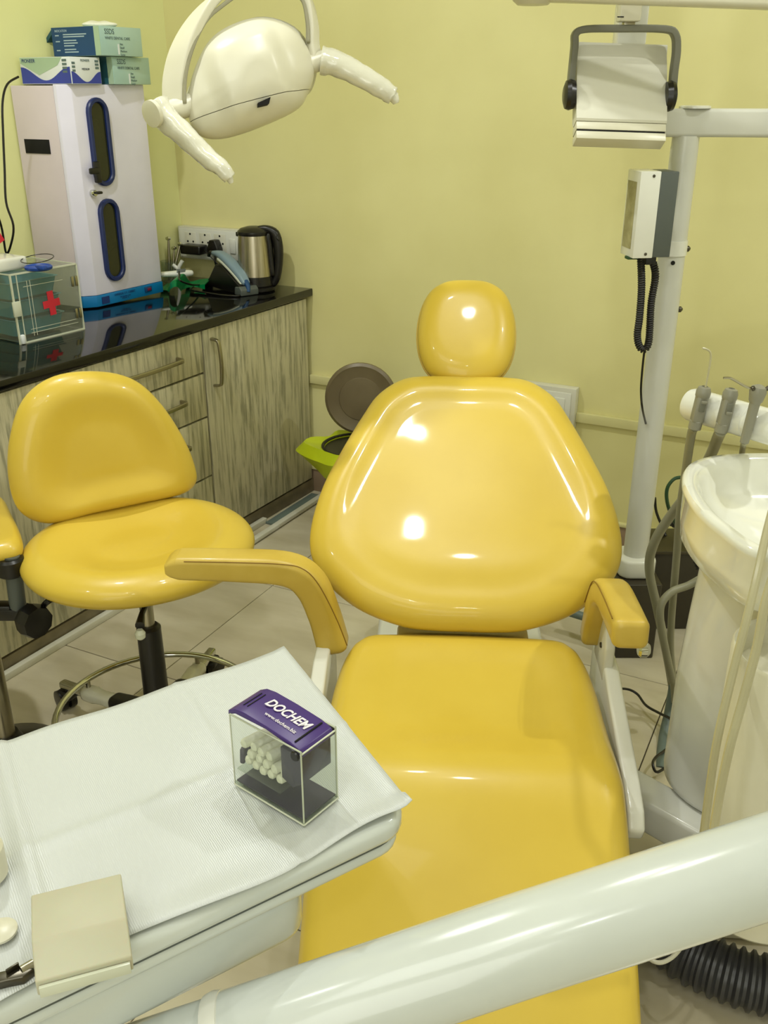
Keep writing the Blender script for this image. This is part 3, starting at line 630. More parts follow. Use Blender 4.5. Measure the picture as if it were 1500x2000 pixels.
handpiece('steel dental handpiece leaning right in the cup, black-tipped', cpos + V((0.004, 0, 0.006)), atd(352, 476, (cpos.dot(FH) + 0.02)), 0.006)
handpiece('short steel dental handpiece in the middle of the cup', cpos + V((0.0, 0.01, 0.006)), atd(340, 484, (cpos.dot(FH) + 0.03)), 0.005)
wc = thing('white_valve_clip', 'small white plastic clip with three arms in front of the switchboard', 'clip', onz(345, 522, zc))
pc = onz(348, 528, zc + 0.045)
for a_, b_, r_ in (((-0.018, 0, 0.02), (0.02, 0, -0.012), 0.007), ((0.0, 0, -0.045), (0.0, 0, 0.01), 0.006), ((0.0, 0, 0.006), (0.018, 0, 0.034), 0.0065)):
    tube('clip_arm', [pc + RH * a_[0] + UP * a_[2], pc + RH * b_[0] + UP * b_[2]], r_, M['white'], wc, 10)
tag(tube('black_cable', [onz(x, y, z + zc) for x, y, z in ((352, 500, 0.06), (372, 502, 0.06), (378, 520, 0.03), (372, 533, 0.012), (352, 528, 0.055), (350, 538, 0.062), (352, 548, 0.058), (374, 556, 0.03), (395, 556, 0.004), (420, 552, 0.004))], 0.0032, M['black'], None, 8, 6), 'black cable looping over the green dish to the curing light', 'cord')
tag(tube('black_cable', [onz(x, y, zc + 0.0035) for x, y in ((378, 560), (372, 566), (392, 570), (430, 576), (462, 578), (474, 575))], 0.003, M['black'], None, 8, 6), 'black cable lying on the worktop in front of the wedge charger', 'cord')

# ------------------------------------------------------------------ back wall: switch box, bin
wb = thing('wall_switch_box', 'white switch box on the back wall, behind the right shoulder of the dental chair backrest', 'switch box', (-0.84, YB - 0.02, 0.44))
box('box_body', (-0.842, 0.470, 0.017), (0.20, 0.135, 0.034), M['white_dull'], wb, WT, 0.003)
box('box_cover', (-0.842, 0.470, 0.036), (0.17, 0.105, 0.004), M['white'], wb, WT, 0.002)
for k in range(3): box('switch_rocker', (-0.842 - 0.05 + k * 0.05, 0.47, 0.040), (0.034, 0.07, 0.005), M['white'], wb, WT, 0.002)
bc = V((-1.39, 2.60, 0)); bn = thing('pedal_bin', 'pedal bin with raised grey-brown round lid against the back wall', 'bin', bc)
BT = Matrix.Translation(bc)
lathe('bin_body', [(0.100, 0.0), (0.104, 0.01), (0.118, 0.30), (0.121, 0.305), (0.121, 0.318), (0.116, 0.318), (0.112, 0.30), (0.095, 0.02), (0.01, 0.015)], BT, M['lid'], bn, 40)
lc = atd(705, 779, 2.99); ln = (V((0.35, -0.93, 0)) + UP * 0.05).normalized()
lathe('bin_lid', [(0.116, -0.010), (0.120, -0.004), (0.119, 0.004), (0.110, 0.010), (0.102, 0.007), (0.072, 0.004), (0.070, 0.007), (0.03, 0.009), (0.002, 0.009)], frame(lc, ln.orthogonal().normalized(), ln.cross(ln.orthogonal().normalized()), ln), M['lid'], bn, 48)
box('lid_hinge', (0, 0, 0), (0.07, 0.02, 0.05), M['black'], bn, Matrix.Translation(bc + V((-0.02, 0.118, 0.325))), 0.004)
lathe('rim_ring', [(0.118, 0.318), (0.123, 0.320), (0.123, 0.328), (0.117, 0.330), (0.113, 0.326), (0.113, 0.319)], BT, M['black'], bn, 40)
vs, fs = [], []; n = 56
prof = [(0.109, 0.20), (0.112, 0.322), (0.128, 0.334), (0.150, 0.300), (0.128, 0.235)]
for i, (r, z) in enumerate(prof):
    for k in range(n):
        a = 2 * pi * k / n; wv_ = (sin(5 * a + i) + 0.6 * sin(11 * a + 2 * i)) * 0.006 * (i > 1)
        pk = 0.055 * math.exp(-((((a - radians(198) + pi) % (2 * pi)) - pi) / 0.45) ** 2) if i in (2, 3) else 0
        vs.append(BT @ V(((r + wv_ + pk) * cos(a), (r + wv_ + pk) * sin(a), z + wv_ * 0.7)))
for i in range(len(prof) - 1):
    for k in range(n): k2 = (k + 1) % n; fs.append([i * n + k, i * n + k2, (i + 1) * n + k2, (i + 1) * n + k])
lb = mesh('bin_liner', vs, fs, M['lime'], None, loc=bc + UP * 0.2); tag(lb, 'lime green bag lining the pedal bin, folded over its rim', 'bag')

# ------------------------------------------------------------------ dental chair
CA = radians(23.1); HX = V((cos(CA), sin(CA), 0)); HY = V((-sin(CA), cos(CA), 0)); HO = V((-0.571, 1.47, 0))
HT = frame(HO, HX, HY, UP)
def H(x, y, z): return HT @ V((x, y, z))
dc = thing('dental_chair', 'large yellow vinyl dental chair with round headrest and white frame', 'dental chair', HO)
PHI = radians(38); nb = V((0, -sin(PHI), cos(PHI))); vb = V((0, cos(PHI), sin(PHI)))
BO = V((0.008, -0.02, 0.45))
BKT = HT @ frame(BO, V((1, 0, 0)), vb, nb)
half = [(0.0, 0.598), (0.085, 0.598), (0.140, 0.588), (0.190, 0.548), (0.222, 0.490), (0.262, 0.400), (0.295, 0.310), (0.311, 0.215), (0.300, 0.145), (0.258, 0.090), (0.196, 0.045), (0.115, 0.016), (0.05, 0.010)]
cp = half + [(0.0, 0.010)] + [(-x, y) for x, y in half[:0:-1]]
ol = [(p.x, p.y) for p in catmull([V((x, y, 0)) for x, y in cp], 6, True)]
def bf(x, y, r):
    dish = -0.010 * (1 - sst(0.68, 0.92, r)) + 0.003 * (1 - min(1, r) ** 2)
    lum = 0.008 * math.exp(-((y - 0.13) / 0.085) ** 2) * (1 - sst(0.6, 0.9, r))
    up = -0.003 * math.exp(-((y - 0.30) / 0.12) ** 2) * (1 - sst(0.5, 0.9, r))
    ridge = 0.0035 * math.exp(-((r - 0.84) / 0.07) ** 2) * sst(0.2, 0.45, y)
    return dish + lum + up + ridge
pad('backrest', ol, BKT, 0.085, M['yellow'], dc, front=bf, r0=0.76, centre=(0, 0.29), rings=30)
hc = BKT @ V((0.0, 0.712, 0.014)); hp = radians(52)
HDT = frame(hc, HX, (HY * cos(hp) + UP * sin(hp)), (HY * -sin(hp) + UP * cos(hp)))
hol = [(p.x, p.y) for p in catmull([V((x, y, 0)) for x, y in ((0.0, 0.121), (0.05, 0.116), (0.088, 0.090), (0.108, 0.040), (0.111, -0.02), (0.096, -0.072), (0.066, -0.104), (0.022, -0.119), (-0.022, -0.119), (-0.066, -0.104), (-0.096, -0.072), (-0.111, -0.02), (-0.108, 0.040), (-0.088, 0.090), (-0.05, 0.116))], 6, True)]
hol = [(x * 0.98, y * 1.07) for x, y in hol]
hr = pad('headrest', hol, HDT, 0.070, M['yellow'], dc, front=lambda x, y, r: 0.004 * (1 - r * r), r0=0.55)
tube('piping', [HDT @ V((x * 1.004, y * 1.004, -0.008)) for x, y in hol + hol[:1]], 0.0022, M['yellow_dull'], hr, 6)
sweep_rect('headrest_stem', [BKT @ V(p) for p in ((0, 0.50, -0.045), (0, 0.62, -0.045), (0, 0.70, -0.035))], HX, 0.05, 0.012, M['chrome'], dc, rnd=0.3)
prism('backrest_shell', [(x * 0.93, 0.29 + (y - 0.29) * 0.93) for x, y in ol], -0.060, -0.036, M['white'], dc, BKT, bev=0.004)
# seat cushion: loft along the chair
st = [(0.004, 0.150, 0.418, 0.03), (0.000, 0.185, 0.432, 0.06), (-0.010, 0.206, 0.440, 0.075), (-0.035, 0.221, 0.443, 0.085), (-0.08, 0.232, 0.438, 0.09), (-0.14, 0.240, 0.428, 0.09), (-0.20, 0.243, 0.422, 0.09), (-0.26, 0.245, 0.422, 0.09), (-0.31, 0.246, 0.427, 0.09), (-0.345, 0.246, 0.430, 0.09), (-0.375, 0.247, 0.426, 0.09), (-0.405, 0.247, 0.414, 0.09), (-0.44, 0.247, 0.393, 0.09), (-0.50, 0.247, 0.350, 0.09), (-0.555, 0.247, 0.306, 0.09), (-0.61, 0.247, 0.262, 0.09), (-0.66, 0.246, 0.220, 0.09), (-0.71, 0.244, 0.174, 0.085), (-0.75, 0.236, 0.135, 0.08), (-0.775, 0.215, 0.108, 0.06), (-0.785, 0.17, 0.09, 0.03)]
Pm = catmull([V((s[0], s[1], s[2])) for s in st], 4); Tt = catmull([V((s[3], 0, 0)) for s in st], 4)
vs, fs = [], []; nx = 34; ns = 8
for i, (p, tt) in enumerate(zip(Pm, Tt)):
    q = Pm[min(i + 1, len(Pm) - 1)]; q0_ = Pm[max(i - 1, 0)]
    tn = V((0, q.x - q0_.x, q.z - q0_.z)).normalized(); nr = V((0, tn.z, -tn.y)) 
    if nr.z < 0: nr = -nr
    nr = (nr * 0.75 + V((0, 0, 1)) * 0.25).normalized() if i > 8 else V((0, 0, 1))
    hw, thk = p.y, max(0.02, tt.x); rd = min(0.038, thk * 0.48); sec = []
    for k in range(ns): a = pi * k / ns + pi / 2; sec.append((-hw + rd - rd * sin(pi * k / ns) , -thk + rd + rd * -cos(pi * k / ns)) if 0 else (-(hw - rd) - rd * sin(pi * k / ns), -thk / 2 - (thk / 2 - 0) * cos(pi * k / ns)))
    for k in range(nx + 1):
        x = -(hw - rd) + 2 * (hw - rd) * k / nx; f = abs(x) / (hw - rd)
        seatz = sst(-0.40, -0.25, p.x) * (1 - sst(-0.10, -0.02, p.x)); 
        z = -0.009 * (1 - sst(0.62, 0.86, f)) * seatz + 0.004 * (1 - f * f)
        sec.append((x, z))
    for k in range(1, ns + 1): sec.append(((hw - rd) + rd * sin(pi * k / ns), -thk / 2 + (thk / 2) * cos(pi * k / ns)))
    for x, z in sec: c = V((0.010 + x, p.x, p.z)) + nr * z; vs.append(HT @ c)
n = len(sec)
for i in range(len(Pm) - 1):
    for k in range(n): k2 = (k + 1) % n; fs.append([i * n + k, i * n + k2, (i + 1) * n + k2, (i + 1) * n + k])
fs.append(list(range(n))); fs.append([(len(Pm) - 1) * n + k for k in range(n)][::-1])
mesh('seat_cushion', vs, fs, M['yellow'], dc, angle=75)
# white shells at both sides
for s in (1, -1):
    poly = [(0.050, 0.32), (0.045, 0.425), (0.0, 0.432), (-0.09, 0.432), (-0.16, 0.412), (-0.24, 0.392), (-0.33, 0.372), (-0.375, 0.355), (-0.395, 0.33), (-0.385, 0.305), (-0.34, 0.295), (0.050, 0.285)]
    Tn = HT @ frame(V((0.010 + s * 0.268, 0, 0)), V((0, 1, 0)), V((0, 0, 1)), V((1, 0, 0)))
    prism('side_shell', poly, -0.014, 0.014, M['white'], dc, Tn, bev=0.006)
# armrests
def arm(P, side, w, h, seam): 
    o = sweep_rect('armrest', P, side, w, h, M['yellow_dull'], dc, rnd=0.26, smooth=6)
    tube('seam', seam, 0.0011, M['seam'], o, 6, 6); return o
PL = [H(x, -0.02 + dy, z) for x, dy, z in ((-0.243, 0.0, 0.425), (-0.258, 0, 0.490), (-0.282, 0, 0.553), (-0.325, 0, 0.583), (-0.42, 0, 0.588), (-0.515, 0, 0.588), (-0.530, 0, 0.588), (-0.540, 0, 0.588), (-0.546, 0, 0.588))]
arm(PL, HY, 0.060, [0.060, 0.056, 0.058, 0.054, 0.050, 0.047, 0.043, 0.034, 0.022], [H(x, -0.051, z) for x, z in ((-0.212, 0.44), (-0.232, 0.50), (-0.262, 0.568), (-0.29, 0.600), (-0.33, 0.6085), (-0.42, 0.6095), (-0.51, 0.6085))])
PR = [H(0.262, y, z) for y, z in ((0.010, 0.440), (-0.010, 0.500), (-0.045, 0.562), (-0.10, 0.592), (-0.18, 0.604), (-0.262, 0.612))]
arm(PR, HX, 0.058, [0.040, 0.042, 0.050, 0.050, 0.050, 0.050], [H(0.2325, y, z) for y, z in ((0.0, 0.52), (-0.05, 0.588), (-0.10, 0.612), (-0.18, 0.626), (-0.255, 0.634))])
for s in (1,):
    Tn = HT @ frame(V((0.010 + s * 0.262, 0, 0)), V((0, 1, 0)), V((0, 0, 1)), V((1, 0, 0)))
    b = prism('armrest_bracket', [(0.02, 0.40), (0.015, 0.47), (-0.015, 0.535), (-0.05, 0.545), (-0.085, 0.47), (-0.085, 0.40)], -0.009, 0.009, M['white_dull'], dc, Tn, bev=0.004)
    lathe('screw', [(0.0055, 0), (0.0055, 0.002), (0.004, 0.003)], axis_T(H(0.010 + s * 0.262 - 0.009, -0.045, 0.455), -HX), M['gunmetal'], b, 12)
lathe('chrome_knob', [(0.010, 0), (0.014, 0.004), (0.014, 0.014), (0.008, 0.020)], axis_T(H(0.292, -0.20, 0.545), HX), M['chrome'], dc, 18)
# frame, lift column and base
box('seat_frame', (0.01, -0.17, 0.318), (0.40, 0.44, 0.05), M['white'], dc, HT, 0.01)
box('hinge_block', (0.008, 0.035, 0.385), (0.26, 0.10, 0.07), M['yellow_dull'], dc, HT, 0.012)
for k in range(7):
    pass
bv, bfz = [], []
prof = []
for k in range(15): prof += [(0.105, 0.075 + k * 0.0145), (0.122, 0.082 + k * 0.0145)]
lathe('lift_bellows', prof, HT @ Matrix.Translation((0.04, -0.20, 0)) @ Matrix.Scale(1.45, 4, (1, 0, 0)), M['accbellow'], dc, 32)
prism('floor_plate', [(-0.20, -0.45), (0.22, -0.45), (0.24, -0.40), (0.24, 0.70), (0.20, 0.76), (-0.16, 0.76), (-0.20, 0.70)], 0.001, 0.072, M['white'], dc, HT, bev=0.012)
sweep_rect('unit_support_arm', [H(0.20, -0.02, 0.193), H(0.32, -0.14, 0.193), H(0.445, -0.255, 0.193)], UP, 0.07, 0.075, M['white'], dc, rnd=0.15)

# ------------------------------------------------------------------ operator stool
SC = V((-1.262, 1.378, 0)); sd = V((0.556, 0.83, 0)).normalized(); sf = V((0.83, -0.556, 0)).normalized()
stl = thing('operator_stool', 'yellow vinyl operator stool with backrest, chrome foot ring and black castors', 'stool', (-1.2596, 1.3719, 0))
ST_ = frame(SC + UP * 0.495 - sf * 0.038 + sd * 0.009, sd, -sf, UP) @ Matrix.Rotation(radians(2), 4, 'X')
so = [(0.243 * cos(a) * (1 + 0.02 * cos(2 * a)), 0.228 * sin(a) * (1 + 0.04 * cos(2 * a))) for a in [2 * pi * k / 72 for k in range(72)]]
pad('seat', so, ST_, 0.075, M['yellow'], stl, front=lambda x, y, r: -0.024 * (1 - sst(0.30, 0.82, r)) + 0.006 * math.exp(-(x / 0.05) ** 2) * sst(-0.02, -0.17, y) * 0, r0=0.70)
tl = radians(9); bkn = (sf * cos(tl) + UP * sin(tl)).normalized(); bku = (UP * cos(tl) - sf * sin(tl)).normalized()
BP = V((-1.43, 1.470, 0.53))
pts = [(96, 1022), (40, 1000), (17, 940), (18, 860), (45, 780), (105, 735), (190, 725), (262, 742), (315, 790), (360, 860), (381, 915), (380, 945), (350, 966), (270, 983), (180, 1002)]
bo = []
Rinv = frame(BP, sd, bku, bkn).inverted()
for x, y in pts:
    q = Rinv @ onplane(x, y, BP, bkn); bo.append((q.x, q.y))
BS = frame(BP, sd, bku, bkn)
bo = [(p.x, p.y) for p in catmull([V((x, y, 0)) for x, y in bo], 6, True)]
pad('backrest', bo, BS, 0.075, M['yellow'], stl, front=lambda x, y, r: -0.016 * (1 - sst(0.35, 0.85, r)), r0=0.70)
sweep_rect('back_bracket', [SC - sf * 0.05 + UP * 0.43, SC - sf * 0.20 + UP * 0.428, SC - sf * 0.26 + UP * 0.46, SC - sf * 0.262 + UP * 0.60], sd, 0.05, 0.012, M['black'], stl, rnd=0.3, smooth=5)
HB = V((-1.2596, 1.3719, 0))
lathe('seat_plate', [(0.055, 0.425), (0.055, 0.445)], Matrix.Translation(HB), M['black'], stl, 24)
lathe('piston', [(0.0145, 0.30), (0.0145, 0.427)], Matrix.Translation(HB), M['steel'], stl, 24)
lathe('column_sleeve', [(0.030, 0.085), (0.0285, 0.12), (0.0265, 0.325), (0.020, 0.332)], Matrix.Translation(HB), M['black'], stl, 28)
lathe('hub', [(0.05, 0.062), (0.056, 0.07), (0.05, 0.105), (0.03, 0.115)], Matrix.Translation(HB), M['black'], stl, 28)
lv = tube('height_lever', [HB + UP * 0.420 + sf * 0.04, HB + UP * 0.408 + sf * 0.08 - sd * 0.03, HB + UP * 0.402 + sf * 0.115 - sd * 0.045], [0.006, 0.006, 0.010], M['black'], stl, 10)
lathe('lever_knob', [(0.006, -0.012), (0.010, -0.008), (0.011, 0.002), (0.006, 0.010)], Matrix.Translation(HB + UP * 0.385 + sf * 0.118 - sd * 0.047), M['acredge'], lv, 14)
a0 = math.atan2(1.378 - HB.y, -1.52 - HB.x)
a0 = radians(176)
for k in range(5):
    a = a0 - k * 2 * pi / 5; dv = V((cos(a), sin(a), 0)); sdv = V((-sin(a), cos(a), 0))
    lg = sweep_rect('leg', [HB + dv * 0.03 + UP * 0.085, HB + dv * 0.12 + UP * 0.080, HB + dv * 0.22 + UP * 0.072, HB + dv * 0.315 + UP * 0.068], sdv, [0.045, 0.036, 0.026, 0.022], [0.040, 0.032, 0.022, 0.020], M['chrome'], stl, rnd=0.3)
    sweep_rect('leg_cover', [HB + dv * 0.035 + UP * 0.087, HB + dv * 0.135 + UP * 0.080], sdv, [0.060, 0.044], [0.050, 0.038], M['black'], lg, rnd=0.35)
    q = [HB + dv * (0.13 + 0.0125 * j) + UP * (0.080 - 0.001 * j) for j in range(9)]
    sweep_rect('film_wrap', q, sdv, [0.034 + 0.008 * random.random() for _ in q], [0.030 + 0.008 * random.random() for _ in q], M['wrap'], lg, rnd=0.4)
    cc = HB + dv * 0.305 + UP * 0.026
    cs = lathe('castor', [(0.012, -0.020), (0.026, -0.019), (0.0258, -0.004), (0.018, -0.0035), (0.018, 0.0035), (0.0258, 0.004), (0.026, 0.019), (0.012, 0.020)], axis_T(cc + dv * 0.01, sdv * 0.94 + dv * 0.3), M['black'], stl, 22)
    box('castor_hood', (0, 0, 0.018), (0.045, 0.036, 0.022), M['black'], cs, rz(a, cc), 0.008, 3)
    lathe('castor_stem', [(0.006, 0.02), (0.006, 0.045)], Matrix.Translation(cc), M['steel'], cs, 10)
RR = 0.225; rg = [HB + V((RR * cos(a), RR * sin(a), 0.112)) for a in [2 * pi * k / 64 for k in range(65)]]
tube('foot_ring', rg, 0.0075, M['chrome'], stl, 12)
for k in range(5):
    a = a0 - k * 2 * pi / 5; dv = V((cos(a), sin(a), 0)); tube('ring_clamp', [HB + dv * RR + UP * 0.076, HB + dv * RR + UP * 0.108], 0.006, M['steel'], stl, 10)

# second stool at the left edge
s2 = thing('second_stool', 'film-wrapped yellow seat pad on a black bracket at the left edge of the picture', 'stool', (-1.52, 1.17, 0))
p0 = V((-1.60, 1.05, 0))
o2 = [onz(x, y, 0.545) for x, y in ((-60, 960), (0, 968), (22, 1000), (42, 1045), (36, 1066), (0, 1076), (-60, 1085), (-130, 1082), (-160, 1020), (-120, 965))]
c2_ = sum(o2, V((0, 0, 0))) / len(o2); S2 = frame(V((c2_.x, c2_.y, 0.530)), V((1, 0, 0)), V((0, 1, 0)), UP)
oo = [(p.x, p.y) for p in catmull([V((p.x - c2_.x, p.y - c2_.y, 0)) for p in o2], 5, True)]
pad('seat_pad', oo, S2, 0.050, M['yellow'], s2, r0=0.80)
q = [V((p.x - c2_.x, p.y - c2_.y, 0)) for p in o2]
D2 = 1.74
tube('height_post', [atd(22, 1085, D2), atd(36, 1190, D2)], 0.017, M['greybox'], s2, 14)
lathe('clamp_collar', [(0.024, -0.02), (0.030, -0.015), (0.030, 0.015), (0.024, 0.02)], Matrix.Translation(atd(20, 1105, D2)), M['black'], s2, 20)
box('clamp_block', (0, 0, 0), (0.075, 0.035, 0.028), M['black'], s2, frame(atd(20, 1195, D2), RH, FH, UP), 0.005)
kb = lathe('clamp_knob', [(0.010, -0.022), (0.034, -0.018), (0.038, 0.0), (0.034, 0.018), (0.012, 0.022)], axis_T(atd(66, 1212, D2 - 0.02), -FH * 0.6 + RH * 0.8), M['black'], s2, 9)
tube('lever', [atd(78, 1205, D2), atd(84, 1185, D2), atd(98, 1172, D2), atd(118, 1170, D2 + 0.05)], 0.0065, M['black'], s2, 10, 5)
box('bracket_plate', (0, 0, 0), (0.12, 0.03, 0.03), M['black'], s2, frame(atd(-30, 1190, D2), RH, FH, UP), 0.005)
tube('tilt_lever', [atd(30, 1108, D2), atd(60, 1112, D2), atd(90, 1130, D2 + 0.04)], 0.007, M['black'], s2, 8, 4)
pb = atd(-40, 1190, D2); tube('stool_column', [V((pb.x, pb.y, 0.06)), pb], 0.024, M['steel'], s2, 18)
sweep_rect('pad_support', [atd(-45, 1190, D2), atd(-60, 1120, D2), V((c2_.x, c2_.y, 0.505))], FH, 0.03, 0.02, M['black'], s2, rnd=0.3)
lathe('stool_base', [(0.12, 0.0), (0.13, 0.012), (0.10, 0.03), (0.04, 0.06), (0.03, 0.08)], Matrix.Translation((pb.x, pb.y, 0)), M['black'], s2, 32)

# ------------------------------------------------------------------ pole, arm, view box, control box
PP = atd(1240, 1090, 2.25); PX, PY = PP.x, PP.y; PB = 0.262
pol = thing('unit_pole', 'tall white enamelled pole with collar and horizontal arm, right of the chair backrest', 'pole', (PX, PY, 0.0))
T = Matrix.Translation((PX, PY, 0))
lathe('pole_tube', [(0.0315, PB + 0.01), (0.0315, 0.90), (0.030, 1.285)], T, M['pole'], pol, 36)
lathe('pole_cap_tube', [(0.0295, 1.285), (0.0295, 1.3065)], T, M['pole'], pol, 36)
lathe('pole_sleeve', [(0.0335, 1.05), (0.0335, 1.083)], T, M['white'], pol, 36)
rr = []
def rrect(w, d, r, n=5):
    o = []
    for cx, cy, a0_ in ((1, 1, 0), (-1, 1, 90), (-1, -1, 180), (1, -1, 270)):
        for k in range(n): a = radians(a0_ + 90 * k / (n - 1)); o.append((cx * (w / 2 - r) + r * cos(a), cy * (d / 2 - r) + r * sin(a)))
    return o
PT = frame(V((PX, PY, 0)), RH, FH, UP)
prism('pole_collar', rrect(0.098, 0.105, 0.030), PB - 0.038, PB + 0.014, M['white'], pol, PT, bev=0.008)
prism('pole_plinth', rrect(0.115, 0.16, 0.006), 0.001, PB - 0.039, M['darkbase'], pol, PT, bev=0.002)
lathe('screw_hole', [(0.005, 0), (0.005, 0.001)], axis_T(V((PX, PY, 1.036)) - FH * 0.0315 - RH * 0.004, -FH), M['void'], pol, 14)
for z in (1.045, 0.905):
    lathe('pole_bolt', [(0.004, 0), (0.007, 0.001), (0.007, 0.006), (0.003, 0.010)], axis_T(V((PX, PY, z + 0.018)) + RH * 0.0315, RH), M['gunmetal'], pol, 12)
ac = V((PX, PY, 1.333)) 
sweep_rect('horizontal_arm', [ac - RH * 0.055 - FH * 0.0, ac + RH * 0.05, ac + RH * 0.62 - FH * 0.10], UP, 0.058, 0.055, M['pole'], pol, rnd=0.16)
lathe('arm_cap', [(0.034, 0), (0.034, 0.004), (0.030, 0.006)], Matrix.Translation((PX + 0.012, PY, 1.362)), M['white'], pol, 28)
# control box
q = atd(1268, 417, 2.14)
cb = thing('control_box', 'white and dark grey control box clamped to the white pole, coiled cord below', 'control box', (q.x, q.y, q.z - 0.1))
KX = (RH * 0.99 + FH * 0.13).normalized(); KYv = V((-KX.y, KX.x, 0)); KBT = frame(q, KX, KYv, UP)
box('white_casing', (-0.020, 0, 0), (0.045, 0.075, 0.178), M['white'], cb, KBT, 0.002)
box('grey_cover', (0.0225, 0, 0), (0.040, 0.072, 0.176), M['greybox'], cb, KBT, 0.002)
box('worn_label', (-0.0431, 0.004, -0.002), (0.001, 0.050, 0.138), M['olive'], cb, KBT, 0)
for z in (0.080, -0.080): lathe('screw', [(0.003, 0), (0.0032, 0.001), (0.002, 0.0015)], axis_T(KBT @ V((-0.014, -0.0375, z)), -KYv), M['gunmetal'], cb, 12)
box('cable_gland', (0.012, 0, -0.098), (0.024, 0.022, 0.020), M['black'], cb, KBT, 0.002)
box('green_connector', (-0.034, -0.01, -0.091), (0.024, 0.02, 0.006), M['greencord'], cb, KBT, 0.001)
box('clamp_strap', (0.048, 0.03, -0.03), (0.016, 0.06, 0.03), M['white'], cb, KBT, 0.001)
# coiled cord: helix on a U path
pa = KBT @ V((-0.012, -0.008, -0.090)); pbb = KBT @ V((0.022, 0, -0.106))
D0 = pa.dot(FH)
u_path = catmull([pa, atd(1253, 560, D0), atd(1249, 620, D0), atd(1245, 650, D0), atd(1246, 668, D0), atd(1252, 681, D0), atd(1261, 681, D0), atd(1267, 668, D0), atd(1269, 640, D0), atd(1272, 590, D0), atd(1280, 540, D0), pbb], 30)
Ls = [0]; 
for i in range(1, len(u_path)): Ls.append(Ls[-1] + (u_path[i] - u_path[i - 1]).length)
hel = []; turns = 82; NN = turns * 9; fr_ = frames(u_path); j = 0
for k in range(NN + 1):
    s = Ls[-1] * k / NN
    while j < len(Ls) - 2 and Ls[j + 1] < s: j += 1
    f = (s - Ls[j]) / max(1e-9, Ls[j + 1] - Ls[j]); p = u_path[j].lerp(u_path[j + 1], f); _, t_, a_, b_ = fr_[j]
    an_ = 2 * pi * turns * k / NN; hel.append(p + (a_ * cos(an_) + b_ * sin(an_)) * 0.0066)
co = tube('coiled_cord', hel, 0.0025, M['blackr'], None, 5); tag(co, 'black coiled cord hanging in a loop under the control box', 'cord')
tag(tube('hanging_cable', [atd(x, y, 2.14) for x, y in ((1274, 512), (1274, 560), (1266, 640), (1258, 690), (1253, 740), (1252, 770), (1255, 800))] + [atd(1262, 830, 2.24)], 0.0026, M['black'], None, 8, 5), 'thin black cable running from the control box down behind the pole', 'cord')

# white view box in grey U frame, on its post
vbx = thing('view_box', 'white slanted light box swivelling in a grey U-shaped frame, hung from a post', 'light box', atd(1212, 160, 2.15))
D1 = 2.15
P = [atd(x, y, D1) for x, y in ((1113, 190), (1116, 150), (1122, 90), (1124, 66), (1145, 57), (1212, 56), (1297, 57), (1318, 68), (1321, 100), (1316, 140), (1312, 190))]
sweep_rect('grey_frame', P, FH, 0.026, 0.0135, M['greyframe'], vbx, rnd=0.2, smooth=4)
for x, y, s in ((1112, 185, -1), (1308, 188, 1)):
    lathe('pivot_knob', [(0.012, -0.012), (0.027, -0.010), (0.030, 0.0), (0.027, 0.008), (0.016, 0.012)], axis_T(atd(x, y, D1 - 0.01), RH * s), M['black'], vbx, 28)
tl_, tr_, br_, bl_ = atd(1137, 86, D1 + 0.035), atd(1312, 92, D1 + 0.035), atd(1292, 240, D1 - 0.045), atd(1115, 234, D1 - 0.045)
ex_ = (tr_ - tl_ + br_ - bl_).normalized(); ey_ = ((tl_ - bl_) + (tr_ - br_)); ey_ = (ey_ - ex_ * ey_.dot(ex_)).normalized(); ez_ = ex_.cross(ey_)
cc = (tl_ + tr_ + br_ + bl_) / 4; VT = frame(cc, ex_, ey_, ez_); vw = 0.5 * ((tr_ - tl_).length + (br_ - bl_).length); vh = 0.5 * ((tl_ - bl_).length + (tr_ - br_).length)
prof = [(-vh / 2, 0.0), (-vh / 2 + 0.004, 0.003), (vh / 2 - 0.050, 0.003), (vh / 2 - 0.02, 0.001), (vh / 2 - 0.006, 0.006), (vh / 2, 0.006), (vh / 2, -0.030), (-vh / 2 + 0.01, -0.038), (-vh / 2, -0.030)]
PT2 = VT @ frame(V((0, 0, 0)), V((0, 1, 0)), V((0, 0, 1)), V((1, 0, 0)))
prism('front_panel', prof, -vw / 2, vw / 2, M['white_dull'], vbx, PT2)
for nm, y0, y1, m_ in (('lower_casing', -vh / 2 - 0.017, -vh / 2 - 0.001, M['cream']), ('slot', -vh / 2 - 0.022, -vh / 2 - 0.016, M['void']), ('lower_lip', -vh / 2 - 0.037, -vh / 2 - 0.021, M['cream'])):
    i_ = 0.001 if nm != 'slot' else 0.0025
    box(nm, (0, (y0 + y1) / 2, -0.020), (vw - 2 * i_, y1 - y0, 0.040 - 2 * i_), m_, vbx, VT, 0.001)
po = thing('view_box_post', 'pale square post hanging from above and holding the grey U frame', 'post', atd(1228, 30, D1))
def vpost(name, x0, x1, ytop, ybot, D, m_, par, dep=0.04):
    a, b = atd((x0 + x1) / 2, ybot, D), atd((x0 + x1) / 2, ybot, D); wd = (atd(x1, ybot, D) - atd(x0, ybot, D)).length; zt_ = atd(x0, ytop, D).z
    return box(name, (0, 0, (zt_ - a.z) / 2), (wd, dep, zt_ - a.z), m_, par, frame(a, RH, FH, UP), 0.004)
vpost('post_tube', 1206, 1247, -560, 43, D1, M['cream'], po)
vpost('post_stub', 1215, 1238, 40, 58, D1, M['steel'], po, 0.02)
box('slot_mark', (0, 0, 0), (0.013, 0.001, 0.002), M['void'], po, frame(atd(1212, 33, D1 - 0.0205), RH, FH, UP), 0)
vpost('rear_tube', 1200, 1256, -560, 88, D1 + 0.09, M['white'], po, 0.05)
